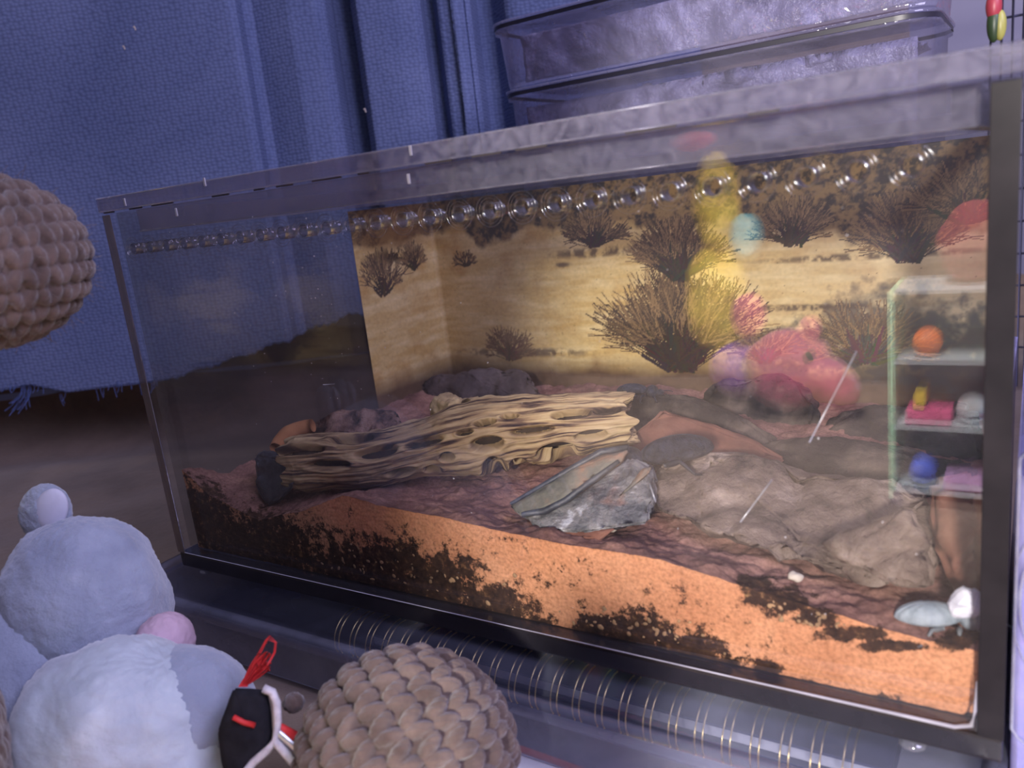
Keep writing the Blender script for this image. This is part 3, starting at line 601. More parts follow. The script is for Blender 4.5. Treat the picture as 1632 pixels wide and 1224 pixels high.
def cholla():
    root = empty('cholla_log', (0.12, 0.045, 0.033), 'pale tan cholla wood log full of long holes lying on the sand', 'log')
    nu, nv = 560, 260
    Ax = np.array([0.0555, 0.0200, 0.0440]); Bx = np.array([0.1775, 0.0795, 0.0515])
    u = np.linspace(0, 1, nu); th = np.linspace(0, 2 * math.pi, nv, endpoint=False)
    ax = Ax + (Bx - Ax) * u[:, None]; ax[:, 2] += 0.0010 * np.sin(u * math.pi) - 0.0036 * np.exp(-((u - .27) / .17) ** 2); T = (Bx - Ax) / np.linalg.norm(Bx - Ax)
    e1 = np.cross(T, [0, 0, 1]); e1 /= np.linalg.norm(e1); e2 = np.cross(e1, T)      # e1 towards the viewer, e2 up
    rad = np.interp(u, [0, .04, .2, .38, .5, .62, .75, .9, 1], [.0098, .0112, .0110, .0108, .0128, .0142, .0128, .0112, .0098])
    U, TH_ = np.meshgrid(u, th, indexing='ij')
    R0 = rad[:, None] * np.ones_like(TH_)
    low = np.exp(-((U - .55) / .10) ** 2 - ((((TH_ + .65 + math.pi) % (2 * math.pi)) - math.pi) / .55) ** 2); R0 += 0.0022 * low
    def pos(R): return ax[:, None] + R[..., None] * (np.cos(TH_)[..., None] * e1 + np.sin(TH_)[..., None] * e2)
    Q = proj(pos(R0)); front = (np.sin(TH_) * 0.5 + np.cos(TH_) * 0.87) > 0.0
    holes = []
    for (px, py, wd, ht) in [(478, 717, 70, 14), (560, 700, 64, 13), (600, 723, 62, 17), (523, 741, 62, 14), (675, 706, 54, 12), (712, 727, 22, 12), (776, 708, 48, 20), (740, 689, 24, 8), (773, 673, 32, 9), (848, 686, 62, 12),
                             (887, 720, 56, 20), (911, 661, 58, 11), (942, 695, 46, 14), (791, 750, 36, 26), (828, 744, 32, 22), (970, 655, 44, 9), (640, 752, 40, 10), (690, 748, 26, 9), (812, 664, 26, 7), (905, 748, 40, 14)]:
        d = np.hypot(Q[..., 0] - px, Q[..., 1] - py) + 1e3 * (~front); i, j = np.unravel_index(np.argmin(d), d.shape)
        du = max(3, abs(Q[min(nu - 1, i + 12), j, 0] - Q[max(0, i - 12), j, 0])) / (u[min(nu - 1, i + 12)] - u[max(0, i - 12)])
        dt = max(2, np.hypot(*(Q[i, (j + 5) % nv] - Q[i, (j - 5) % nv]))) / (th[5] * 2)
        holes.append((u[i], th[j], 1.1 * wd / 2 / du, min(0.5, 1.2 * ht / 2 / dt)))
    r_ = random.Random(3)
    for k in range(16): holes.append((r_.uniform(.05, .95), r_.uniform(1.9, 5.2), .05, .2))
    H = np.ones_like(U) * 9; Vw = TH_.copy()
    for (hu, ht_, a_, b_) in holes:
        dth = (TH_ - ht_ + math.pi) % (2 * math.pi) - math.pi
        q_ = np.sqrt(((U - hu) / a_) ** 2 + (dth / b_) ** 2 + 1e-9); H = np.minimum(H, q_)
        Vw = Vw - np.sign(dth) * b_ * 0.8 * np.exp(-np.abs(dth) / b_ * 0.8) * np.exp(-((U - hu) / (a_ * 1.25)) ** 2)
    rid = np.zeros_like(U)
    for f_, a_ in ((9, .00016), (17, .00014), (31, .00010)): rid += a_ * np.sin(Vw * f_ + 1.7 * np.sin(U * 9 + f_) + f_)
    pts = pos(R0); nn = vnoise(pts.reshape(-1, 3)[::1] * 1.0, 120, 5, 3).reshape(U.shape)
    R = R0 + rid + 0.0007 * nn
    lip = np.exp(-((H - 1.25) / .28) ** 2) * 0.0007; R += lip
    hole = 1 / (1 + np.exp((H - 0.97) / 0.035)); R = R * (1 - hole) + (R0 * 0.66) * hole
    endn = 0.0016 * np.sin(TH_ * 5 + 1) + 0.001 * np.sin(TH_ * 11)
    V = pos(R); V += T * (endn * np.clip(1 - U / .05, 0, 1))[..., None] + T * (endn * 1.2 * np.clip((U - .95) / .05, 0, 1))[..., None]
    ln = np.linalg.norm(Bx - Ax)
    # hollow bore at both ends
    ringsV = [V.reshape(-1, 3)]; F = gridfaces(nu, nv, False, True); base = nu * nv
    for end, idx in ((0, 0), (1, nu - 1)):
        edge = V[idx]; cen = ax[idx]; sgn = 1 if end == 0 else -1
        inn = cen + (edge - cen) * 0.62 + T * sgn * 0.0006; deep = cen + (edge - cen) * 0.50 + T * sgn * 0.012; bot = cen + (edge - cen) * 0.05 + T * sgn * 0.013
        ringsV += [inn, deep, bot]
        a0 = [idx * nv + k for k in range(nv)]
        for lv in range(3):
            b0 = [base + lv * nv + k for k in range(nv)]
            for k in range(nv):
                f = [a0[k], a0[(k + 1) % nv], b0[(k + 1) % nv], b0[k]]; F.append(f[::-1] if end == 1 else f)
            a0 = b0
        base += 3 * nv
    VV = np.concatenate(ringsV)
    F = [f[::-1] for f in F]
    Hc = np.full(len(VV), 9.0); Hc[:nu * nv] = H.ravel()
    F = [f for f in F if max(Hc[i] for i in f) > 0.86]
    o = mesh('trunk', VV, F, M['wood'], root)
    uvv = np.zeros((len(VV), 2)); uvv[:nu * nv] = np.stack([U * ln * 100 / 2.0 / 3, Vw / (2 * math.pi)], -1).reshape(-1, 2); uvv[nu * nv:, 1] = np.tile(th / 6.28, 6); uvv[nu * nv:, 0] = rng.random(6 * nv) * .3
    uvl = o.data.uv_layers.new(name='UVMap'); li = np.zeros(len(o.data.loops), int); o.data.loops.foreach_get('vertex_index', li)
    uvd = uvv[li].reshape(-1, 2); uvl.data.foreach_set('uv', uvd.ravel())
    Ui = np.linspace(0.03, 0.97, 40); ai = np.stack([np.interp(Ui, u, ax[:, k_]) for k_ in range(3)], 1); ti = np.linspace(0, 2 * math.pi, 40, endpoint=False)
    ri = np.interp(Ui, u, rad) * 0.60
    Vi = ai[:, None] + ri[:, None, None] * (np.cos(ti)[None, :, None] * e1 + np.sin(ti)[None, :, None] * e2)
    mesh('hole_shade_liner', Vi.reshape(-1, 3), gridfaces(40, 40, False, True), surf('dark_hole_shade', [(0.3, (0.022, 0.015, 0.012)), (0.7, (0.075, 0.050, 0.035))], 120, 0.95, 0.6), root)  # dark liner added in the hollow; the holes' shade is in its colour
    # broken branch stub at the back
    st = PY(745, 668, 0.063); tip = PY(694, 648, 0.068)
    k = 30; t = np.linspace(0, 1, k)[:, None]; pts = st + (tip - st) * t + np.array([0, 0, 0.0012]) * np.sin(t * 3)
    Vv, Ff = tube_data(pts, np.interp(np.linspace(0, 1, k), [0, .4, .8, 1], [.0085, .0062, .0058, .0030]), 40)
    Vv = Vv + (vnoise(Vv, 240, 3, 3) * 0.0016)[:, None] * (Vv - pts.repeat(40, 0)) / 0.006
    sbm = mesh('branch_stub', Vv, Ff, surf('cholla_stub', [(0.3, (0.20, 0.13, 0.075)), (0.55, (0.50, 0.36, 0.18)), (0.75, (0.62, 0.48, 0.26))], 150, 0.85, 0.5), root)
cholla()

# ------------------------------------------------------------------ rocks, slate and bark
M['slate'] = surf('grey_slate', [(0.33, (0.05, 0.05, 0.055)), (0.46, (0.15, 0.15, 0.155)), (0.6, (0.25, 0.235, 0.23)), (0.68, (0.50, 0.50, 0.52))], 150, 0.5, 0.9, 260, 0.0020, 0.5,
                  extra=[(45, [(0.54, (1, 1, 1)), (0.66, (1.35, 0.72, 0.5))], 'MULTIPLY', 0.8)])
M['slateface'] = surf('rusty_slate', [(0.28, (0.07, 0.075, 0.065)), (0.5, (0.16, 0.15, 0.12)), (0.7, (0.28, 0.16, 0.10))], 110, 0.8, 0.7, 400, 0.0007, 0.3)
M['slatedark'] = surf('dark_slate_edge', [(0.3, (0.018, 0.020, 0.026)), (0.7, (0.07, 0.075, 0.09))], 120, 0.45, 0.5, 400, 0.0006, 0.5)
M['taupe'] = surf('taupe_stone', [(0.33, (0.040, 0.028, 0.023)), (0.44, (0.120, 0.085, 0.068)), (0.56, (0.180, 0.132, 0.106)), (0.70, (0.32, 0.25, 0.21))], 75, 0.65, 0.9, 110, 0.004, 0.35)
M['redstone'] = surf('red_stone', [(0.25, (0.10, 0.042, 0.030)), (0.5, (0.20, 0.088, 0.060)), (0.75, (0.28, 0.15, 0.10))], 60, 0.85, 0.5, 240, 0.0008, 0.2)
M['darkstone'] = surf('dark_brown_stone', [(0.33, (0.010, 0.008, 0.008)), (0.5, (0.040, 0.031, 0.026)), (0.68, (0.12, 0.09, 0.07))], 55, 0.8, 0.8, 150, 0.002, 0.3)
M['bark'] = surf('grey_bark', [(0.25, (0.045, 0.034, 0.034)), (0.5, (0.10, 0.075, 0.070)), (0.75, (0.18, 0.14, 0.125))], 50, 0.9, 0.8, 180, 0.0016, 0.15)
M['redbark'] = surf('red_bark', [(0.38, (0.018, 0.010, 0.009)), (0.45, (0.10, 0.052, 0.038)), (0.55, (0.26, 0.150, 0.108)), (0.75, (0.38, 0.24, 0.18))], 90, 0.9, 1.0, 200, 0.003, 0.15, stretch=(1, 1, 0.6))
M['clay'] = surf('orange_clay', [(0.3, (0.25, 0.10, 0.04)), (0.7, (0.42, 0.19, 0.08))], 60, 0.9, 0.4)

def rockthing(name, label, pts, mat, cat='rock', **kw):
    pts = np.array(pts); o = hull(name, pts, mat, None, **kw); tag(o, label, cat); return o
# leaning front slate: body and a thin rusty plate on its flank
sl = empty('slate_rock', PZ(930, 840, 0.03), 'wet-looking grey slate rock with rusty slanted face in front of the log', 'rock')
hull('slate_body', [PY(818, 812, .020), PY(862, 846, .0145), PY(925, 850, .0145), PY(1032, 834, .020), PY(1046, 795, .028), PY(1040, 742, .042), PY(962, 730, .046), PY(1000, 722, .044), PY(890, 790, .026),
                    PY(1050, 780, .06), PY(960, 760, .062), PY(1010, 838, .05), PY(880, 846, .045)], M['slate'], sl, amp=0.0011, sc=130, seed=3, bev=0.0008)
def plate(name, outline, Y, thick_dir, th, mat, parent, amp=0.0005, seed=1, sc=150):
    pts = [PY(x, y, Yy) for (x, y), Yy in zip(outline, Y)]; pts2 = [p + np.array(thick_dir) * th for p in pts]
    return hull(name, pts + pts2, mat, parent, amp=amp, sc=sc, seed=seed, bev=0.0005)
plate('rusty_face', [(812, 806), (830, 822), (872, 812), (905, 792), (985, 735), (1000, 716), (958, 722), (905, 752)], [.0185, .0155, .0175, .020, .032, .036, .036, .027], (0.1, 0.7, -0.5), 0.0035, M['slateface'], sl, seed=5)
tube('dark_rim', [PY(*q, Y - .0004) for q, Y in (((832, 820), .0155), ((868, 815), .017), ((900, 798), .0195), ((945, 765), .026), ((986, 735), .032))], [.0008, .0012, .0011, .001, .0007], M['slatedark'], sl, 8)
tube('dark_rim', [PY(*q, Y + .001) for q, Y in (((814, 803), .0185), ((905, 750), .027), ((958, 720), .035), ((1002, 713), .037))], [.0006, .001, .0012, .001], M['slatedark'], sl, 8)
hull('slate_chip', [PY(990, 790, .024), PY(1025, 745, .034), PY(1040, 742, .035), PY(1036, 752, .033), PY(1000, 782, .025), PY(985, 792, .028), PY(1030, 760, .038)], M['slateface'], sl, amp=.0004, sc=200, seed=8, bev=.0003)
hull('slate_foot', [PY(840, 848, .0155), PY(880, 858, .0135), PY(950, 858, .0135), PY(985, 842, .017), PY(880, 840, .03), PY(960, 836, .03), PY(870, 866, .0150), PY(950, 868, .0145)], M['redstone'], sl, amp=.0006, sc=160, seed=9, bev=.0006)

rockthing('boulder', 'big smooth taupe stone filling the right side behind the sand', [PY(1044, 742, .056), PY(1130, 722, .062), PY(1200, 742, .066), PY(1290, 775, .062), PY(1400, 768, .066), PY(1478, 790, .062), PY(1500, 850, .05), PY(1492, 925, .036), PY(1440, 950, .026),
          PY(1400, 925, .026), PY(1340, 905, .024), PY(1210, 872, .027), PY(1110, 835, .032), PY(1044, 812, .037), PY(1110, 742, .085), PY(1300, 772, .092), PY(1440, 782, .092), PY(1450, 850, .09), PY(1200, 860, .075)],
          M['taupe'], amp=0.0036, sc=48, seed=11, bev=0.004)
rockthing('overhang_stone', 'taupe stone with dark hollow beneath, right of the boulder front', [PY(1300, 870, .022), PY(1375, 835, .026), PY(1450, 800, .03), PY(1485, 860, .024), PY(1480, 935, .019), PY(1420, 930, .0175), PY(1380, 900, .018), PY(1345, 880, .019), PY(1450, 860, .05), PY(1360, 870, .05)],
          M['taupe'], amp=0.0022, sc=80, seed=12, bev=0.002)
rockthing('corner_stone', 'dark reddish stone in the right front corner of the terrarium', [PY(1482, 760, .05), PY(1560, 740, .05), PY(1572, 850, .03), PY(1562, 985, .024), PY(1510, 930, .024), PY(1480, 860, .035), PY(1560, 800, .09), PY(1490, 800, .09), PY(1540, 940, .07)],
          M['redstone'], amp=0.0014, sc=70, seed=14, bev=0.002)
rockthing('red_slab', 'reddish flat stone slab leaning behind the black beetle', [PY(1000, 715, .080), PY(1010, 690, .088), PY(1055, 652, .100), PY(1110, 668, .100), PY(1180, 690, .098), PY(1255, 730, .09), PY(1230, 755, .085), PY(1050, 740, .076), PY(1060, 660, .115), PY(1240, 735, .115), PY(1010, 715, .11)],
          M['redstone'], amp=0.0012, sc=70, seed=15, bev=0.001)
rockthing('arched_slab', 'dark grey arched slab at the back carrying the far beetle', [PY(925, 655, .122), PY(960, 630, .126), PY(1025, 622, .128), PY(1100, 632, .128), PY(1180, 660, .126), PY(1250, 705, .122), PY(1230, 730, .118), PY(940, 690, .118), PY(960, 632, .145), PY(1100, 632, .148), PY(1220, 690, .145), PY(950, 680, .145), PY(1200, 720, .145)],
          M['darkstone'], amp=0.0010, sc=70, seed=16, bev=0.002)
rockthing('shaggy_rock', 'black-brown rough rock at the back right below the printed bush', [PY(1112, 640, .160), PY(1140, 605, .165), PY(1210, 592, .166), PY(1275, 600, .165), PY(1312, 640, .160), PY(1300, 700, .152), PY(1240, 740, .15), PY(1120, 700, .152), PY(1150, 610, .185), PY(1270, 606, .186), PY(1300, 690, .184), PY(1120, 690, .184)],
          M['darkstone'], amp=0.0026, sc=75, seed=17, bev=0.003)
rockthing('dark_back_stone', 'dark grey stone block at the back right under the dark print of the backdrop', [PY(1290, 700, .150), PY(1330, 660, .158), PY(1400, 640, .162), PY(1480, 632, .162), PY(1562, 640, .158), PY(1566, 740, .13), PY(1480, 790, .125), PY(1300, 770, .130), PY(1340, 668, .184), PY(1550, 650, .184), PY(1560, 720, .18), PY(1320, 740, .18)],
          M['darkstone'], amp=0.0022, sc=60, seed=27, bev=0.003)
rockthing('brown_mid_stone', 'brown stone ridge rising behind the big taupe boulder', [PY(1130, 738, .100), PY(1200, 712, .108), PY(1290, 694, .116), PY(1380, 700, .116), PY(1470, 722, .112), PY(1560, 738, .104), PY(1562, 790, .090), PY(1400, 810, .088), PY(1200, 795, .090), PY(1220, 712, .124), PY(1380, 706, .126), PY(1550, 740, .124), PY(1400, 790, .122), PY(1180, 780, .118)],
          M['darkstone'], amp=0.0020, sc=60, seed=28, bev=0.003)
rockthing('back_bark', 'grey crumpled bark piece at the back left against the backdrop', [PY(636, 640, .160), PY(655, 612, .165), PY(700, 598, .168), PY(745, 597, .168), PY(790, 586, .172), PY(835, 592, .172), PY(862, 618, .166), PY(866, 650, .158), PY(760, 672, .152), PY(650, 668, .154), PY(700, 602, .186), PY(830, 596, .188), PY(850, 650, .186), PY(660, 650, .184)],
          M['bark'], cat='bark', amp=0.0030, sc=70, seed=18, bev=0.003)
rockthing('red_bark', 'cracked reddish bark chunk behind the left end of the log', [PY(492, 694, .058), PY(505, 668, .066), PY(545, 654, .07), PY(600, 652, .072), PY(634, 656, .072), PY(642, 672, .07), PY(640, 704, .062), PY(560, 712, .054), PY(500, 715, .052), PY(540, 662, .09), PY(625, 662, .092), PY(620, 700, .09), PY(510, 700, .088)],
          M['redbark'], cat='bark', amp=0.0018, sc=110, seed=19, bev=0.0015)
rockthing('slate_shard', 'dark grey shard standing at the left end of the log', [PY(404, 728, .020), PY(418, 716, .022), PY(462, 722, .019), PY(472, 735, .0155), PY(470, 770, .0130), PY(448, 800, .0125), PY(425, 806, .0125), PY(408, 770, .016), PY(420, 725, .032), PY(466, 730, .030), PY(450, 800, .026), PY(415, 790, .028)],
          M['slatedark'], amp=0.0009, sc=140, seed=20, bev=0.0008)
cp = bez(PY(440, 715, .035), PY(455, 690, .045), PY(498, 678, .05), 14)
tag(tube('clay_curl', cp, np.interp(np.linspace(0, 1, 14), [0, .5, 1], [.003, .0045, .003]), M['clay'], None, 14), 'orange-brown curled clay piece behind the dark shard', 'clay')
M['pebble'] = plain('pale_pebble', (0.55, 0.48, 0.40), 0.7)
for (px, py, rr, lab) in ((1268, 919, .0016, 'small pale pebble on the sand below the boulder'), (975, 842, .0013, 'tiny tan pebble at the foot of the grey slate'), (655, 925, .0009, None)):
    if lab is None: continue
    p = PZ(px, py, 0.0300); z = float(sandz(p[0], p[1])); p = PZ(px, py, z + .001); Vv, Ff = ell_data(p, (rr * 1.3, rr, rr * .8), rotm(10, 20, 30), 12, 16); Vv += (vnoise(Vv, 500, 2, 2) * rr * .25)[:, None]
    tag(mesh('pebble', Vv, Ff, M['pebble']), lab, 'pebble')

# ------------------------------------------------------------------ beetles
def beetle_mats(kind):
    if kind == 'black':
        return (surf('beetle_black', [(0.35, (0.006, 0.006, 0.010)), (0.65, (0.040, 0.042, 0.062))], 400, 0.40, 1.0, 1100, 0.0012, 0.6), plain('beetle_leg_black', (0.02, 0.02, 0.028), 0.45))
    return (surf('beetle_pale', [(0.3, (0.20, 0.25, 0.29)), (0.7, (0.38, 0.44, 0.50))], 200, 0.6, 0.6, 700, 0.0004, 0.4), plain('beetle_leg_pale', (0.16, 0.18, 0.19), 0.6))
def beetle(name, label, loc, yaw, pitch, Ln, kind, roll=0):
    """Ln: whole body length; local +x is the head"""
    bm_, lm = beetle_mats(kind); root = empty(name, loc, label, 'beetle', 'beetles in the terrarium')
    Rm = rotm(0, 0, yaw) @ rotm(0, -pitch, 0) @ rotm(roll, 0, 0); o_ = np.array(loc)
    def T(V): return np.asarray(V) @ Rm.T + o_
    h = 0.18 * Ln
    def dispE(t, p, V): return 0.006 * Ln * np.sin(14 * p) * np.sin(t) * (V[:, 2] > -0.02 * Ln)
    Ve, Fe = ell_data((0, 0, 0), (0.34 * Ln, 0.165 * Ln, 0.165 * Ln), None, 50, 70, dispE)
    xx = Ve[:, 0] / (0.34 * Ln); Ve[:, 1] *= 1 - 0.25 * np.clip(-xx, 0, 1) ** 2; Ve[:, 2] = np.where(Ve[:, 2] < 0, Ve[:, 2] * .55, Ve[:, 2]); Ve += np.array([-0.18 * Ln, 0, h])
    mesh('wing_cases', T(Ve), Fe, bm_, root)
    tube('wing_seam', T([(-0.18 * Ln + 0.33 * Ln * math.sin(a), 0, h + 0.167 * Ln * math.cos(a)) for a in np.linspace(-1.3, 1.2, 20)]), 0.004 * Ln, lm, root, 5)
    Vp, Fp = ell_data((0.245 * Ln, 0, h * .95), (0.13 * Ln, 0.155 * Ln, 0.135 * Ln), None, 24, 32); mesh('pronotum', T(Vp), Fp, bm_, root)
    Vh, Fh = ell_data((0.40 * Ln, 0, h * .78), (0.095 * Ln, 0.085 * Ln, 0.075 * Ln), None, 18, 24); hd = mesh('head', T(Vh), Fh, bm_, root)
    for sy in (-1, 1):
        for (bx, ex, ey, kz) in ((0.26, 0.38, 0.26, .10), (0.10, 0.04, 0.30, .12), (-0.06, -0.30, 0.28, .13)):
            a = np.array([bx * Ln, sy * .11 * Ln, h * .55]); k_ = np.array([(bx + (ex - bx) * .55) * Ln, sy * (ey * .72) * Ln, kz * Ln]); e = np.array([ex * Ln, sy * ey * Ln, 0.008 * Ln]); f = e + np.array([(0.06 if ex > 0 else -.06) * Ln, sy * .05 * Ln, 0])
            pts = np.concatenate([np.linspace(a, k_, 6)[:-1], np.linspace(k_, e, 6)[:-1], np.linspace(e, f, 3)])
            tube('leg', T(pts), np.interp(np.linspace(0, 1, len(pts)), [0, .25, .45, .8, 1], [.024 * Ln, .030 * Ln, .020 * Ln, .014 * Ln, .008 * Ln]), lm, root, 8)
        tube('antenna', T(bez((0.46 * Ln, sy * .05 * Ln, h * .85), (0.56 * Ln, sy * .12 * Ln, h * 1.0), (0.64 * Ln, sy * .20 * Ln, h * .55), 10)), np.linspace(.011, .009, 10) * Ln, lm, root, 6)
    return root
pb = PY(1052, 757, .050)
beetle('darkling_beetle', 'large black pitted beetle resting on top of the grey slate', pb, 206, -5, 0.036, 'black', 10)
pb2 = PY(1022, 636, .120)
beetle('darkling_beetle', 'black beetle on the dark arched slab beyond the log end', pb2, 10, 0, 0.020, 'black')
pb3 = np.array([0.2835, 0.0155, 0.0]); pb3[2] = 0.0262
beetle('darkling_beetle', 'pale powdery blue-grey beetle walking on the sand in the right corner', PY(1508, 1006, .0145), 20, 0, 0.0225, 'pale')
Vv, Ff = ell_data(PY(1540, 962, .0125), (.0036, .0028, .0038), rotm(0, 30, 0), 10, 12); Vv += (vnoise(Vv, 260, 4, 2) * .0014)[:, None]
tag(mesh('white_crystal', Vv, Ff, surf('milky_crystal', [(0.3, (0.62, 0.63, 0.75)), (0.7, (0.85, 0.86, 0.95))], 150, 0.25, 0.1), None, False), 'white milky crystal lump beside the pale beetle', 'crystal')

# ------------------------------------------------------------------ stacked clear bins behind, right
BY = 0.218
def clear_bin(label, x0, x1, z0, z1, dep, lidz=None):
    r = empty('storage_bin', ((x0 + x1) / 2, BY + dep / 2, z0), label, 'bin', 'clear bins behind the terrarium')
    y0, y1 = BY, BY + dep; tp = 0.004
    loft('bin_body', [sect(x0 + tp, x1 - tp, y0 + tp, y1 - tp, .012, z0 + .001), sect(x0 + tp * .8, x1 - tp * .8, y0 + tp * .8, y1 - tp * .8, .014, z0 + .003), sect(x0 + .001, x1 - .001, y0 + .001, y1 - .001, .016, z1 - .006), sect(x0 - .001, x1 + .001, y0 - .001, y1 + .001, .017, z1 - .0055), sect(x0 - .001, x1 + .001, y0 - .001, y1 + .001, .017, z1 - .004)], M['bin'], r, cap0=True)
    loft('seam_band', [sect(x0 - .0012, x1 + .0012, y0 - .0012, y1 + .0012, .017, z1 - .0038), sect(x0 - .0012, x1 + .0012, y0 - .0012, y1 + .0012, .017, z1 - .0018)], M['binseam'], r)
    loft('bin_lid', [sect(x0 - .002, x1 + .002, y0 - .002, y1 + .002, .018, z1 - .0016), sect(x0 - .002, x1 + .002, y0 - .002, y1 + .002, .018, z1 - .0004), sect(x0 + .002, x1 - .002, y0 + .002, y1 - .002, .016, z1)], M['bin'], r, cap1=True)
    return r
pa = PY(795, 150, BY); pc = PY(1490, 22, BY)
zs = (pa[2] + pc[2]) / 2 + 0.0025
xl, xr = pa[0], pc[0]
clear_bin('lowest clear storage bin of the stack behind the terrarium', xl + .002, xr, -0.0298, 0.075, 0.09)
clear_bin('middle clear lilac storage bin just above the terrarium lid line', xl, xr, 0.0752, zs, 0.09)
clear_bin('topmost clear lilac storage bin of the stack behind the terrarium', xl - .004, xr + .003, zs + .0002, zs + 0.036, 0.09)
crump = surf('crumpled_lilac_wrap', [(0.3, (0.15, 0.14, 0.21)), (0.5, (0.32, 0.30, 0.42)), (0.7, (0.56, 0.54, 0.70))], 30, 0.3, 0.9, 40, 0.006, 0.6, dist=2.0)
for (z0, z1, lab) in ((0.080, zs - 0.008, 'crumpled shiny lilac wrap inside the middle bin'), (zs + .004, zs + .029, 'crumpled shiny lilac wrap inside the topmost bin')):
    nxw, nzw = 90, 40; V = []
    for i in range(nxw):
        for j in range(nzw):
            x = xl + .010 + (xr - xl - .018) * i / (nxw - 1); a = j / (nzw - 1); z = z0 + (z1 - z0) * min(1, a * 1.6); y = BY + .014 + max(0, a * 1.6 - 1) * .09
            q = noise.fractal(Vector((x * 40, z * 30 + y * 30, z0 * 9)), .8, 2.2, 4); V.append((x, y + q * .004, z + (q * .004 - .004 if a * 1.6 > 1 else 0)))
    o = mesh('crumpled_wrap', V, gridfaces(nxw, nzw), crump); sm = o.modifiers.new('t', 'SOLIDIFY'); sm.thickness = .0004; tag(o, lab, 'wrap')

# wire cage and hanging toys, far right
cg = empty('wire_cage', (0.33, 0.44, -0.03), 'dark wire cage panel at the top right corner behind the bins', 'cage')
cgm = plain('cage_wire', (0.05, 0.05, 0.09), 0.4, 0.5, 0.6)
c0 = PY(1575, -30, .44); c1 = PY(1650, 90, .44)
for k in range(22):
    x = c0[0] + .002 + k * 0.0058; tube('upright_wire', [(x, .44, -0.028), (x, .44, c0[2] + .05)], .0007, cgm, cg, 6)
for k in range(14):
    z = c0[2] + .04 - k * 0.021; tube('cross_wire', [(c0[0], .442, z), (c0[0] + .13, .442, z)], .0008, cgm, cg, 6)
def hangtoy(name, label, px, py, rx, rz, col):
    p = PY(px, py, .43); r = empty(name, p, label, 'toy'); Vv, Ff = ell_data(p, (rx, rx, rz), None, 16, 20); mesh('bead', Vv, Ff, plain(name + '_paint', col, 0.4), r)
    tube('cord', [p + [0, 0, rz * .9], p + [0, .006, rz + .03]], .001, cgm, r, 5)
hangtoy('cage_toy', 'red oval toy hanging on the wire cage', 1584, 10, .0045, .009, (0.40, 0.05, 0.07))
hangtoy('cage_toy', 'dark green drop toy hanging on the wire cage', 1584, 38, .004, .011, (0.04, 0.07, 0.03))
hangtoy('cage_toy', 'yellow-green drop toy hanging on the wire cage', 1594, 40, .0035, .009, (0.40, 0.38, 0.10))

# clear tub to the right of the terrarium
tb = empty('clear_tub', (0.36, 0.08, -0.03), 'clear plastic tub with round ribs right of the terrarium', 'tub')
loft('tub_body', [sect(.3016, .43, .004, .14, .0012, -0.0295), sect(.3014, .432, .0035, .142, .0012, 0.04), sect(.3013, .434, .003, .144, .0012, 0.066), sect(.3012, .4345, .0028, .1445, .0012, .0685)], M['tub'], tb, cap0=True, cap1=True)
cc = PY(1668, 965, .002)
for r_, t_ in ((.0088, .00045), (.0105, .00025), (.019, .0004)):
    a = np.linspace(0, 2 * math.pi, 60); rr = np.stack([cc[0] + .004 + r_ * np.cos(a), np.full_like(a, .0026), cc[2] + r_ * 2.0 * np.sin(a)], 1); rr[:, 0] = np.maximum(rr[:, 0], .3016)
    tube('round_rib', rr, t_, M['tubrib'], tb, 6)
box('tub_floor_liner', (.3022, .0065, -.028), (.426, .135, .060), surf('lilac_fill', [(0.3, (0.30, 0.28, 0.60)), (0.7, (0.42, 0.40, 0.75))], 20, .6, 0), tb, .004)

# ------------------------------------------------------------------ soft toys in front, left
def crochet_disp(n_rows, n_cols, amp):
    def f(t, p, V):
        row = t / math.pi * n_rows; ri = np.floor(row); fr = row - ri
        ncol = np.maximum(5, np.round(n_cols * np.sin((ri + .5) / n_rows * math.pi))); cu = p / (2 * math.pi) * ncol + 0.5 * (ri % 2); cf = cu - np.floor(cu)
        # each stitch is a plump V of two slanted lobes
        x = cf - .5; y = fr - .5
        def dome(dx, tilt): return np.sqrt(np.clip(1 - ((x + dx - tilt * y) / .27) ** 2 - (y / .62) ** 2, 0, 1))
        h = np.maximum(dome(.23, .20), dome(-.23, -.20))
        return amp * (h - 0.5) + amp * .05 * np.sin(90 * p + 60 * t)
    return f
M['yarn'] = surf('brown_yarn', [(0.3, (0.080, 0.054, 0.044)), (0.55, (0.135, 0.095, 0.078)), (0.75, (0.19, 0.138, 0.112))], 120, 0.95, 0.6, 900, 0.0008, 0.1, sheen=0.4)
def fuzz(name, c, r, R, n, parent, mat, ln=.003, rad=.00006):
    ps = []
    for k in range(n):
        d = rng.normal(size=3); d /= np.linalg.norm(d); p = np.array(c) + (R @ (d * np.array(r)) if R is not None else d * np.array(r)); dd = (R @ d if R is not None else d)
        e = p + dd * ln * random.uniform(.4, 1.2) + rng.normal(0, ln * .35, 3); ps.append(tube_data(bez(p, (p + e) / 2 + rng.normal(0, ln * .2, 3), e, 4), rad, 3, False))
    o = mesh(name, *merge(ps), mat, parent); tag(o, kind='stuff'); return o
ct = empty('crochet_toy', (0.06, -0.12, -0.03), 'tall brown crocheted toy at the left edge, head and flank showing', 'plush toy')
hc = PD(-28, 418, .205); hr = np.array([.0255, .0245, .0215])
mesh('head', *ell_data(hc, hr, rotm(0, 0, 0), 260, 340, crochet_disp(13, 24, .0022)), M['yarn'], ct); fuzz('yarn_fuzz', hc, hr, None, 500, ct, M['yarn'])
bc = PD(-262, 960, .185); bc += [0.0010, -0.009, 0]; bc[2] = .033
mesh('body', *ell_data(bc, (.0355, .032, .0605), rotm(0, 0, 0), 240, 300, crochet_disp(22, 36, .0020)), M['yarn'], ct)
nk = (hc + bc) / 2
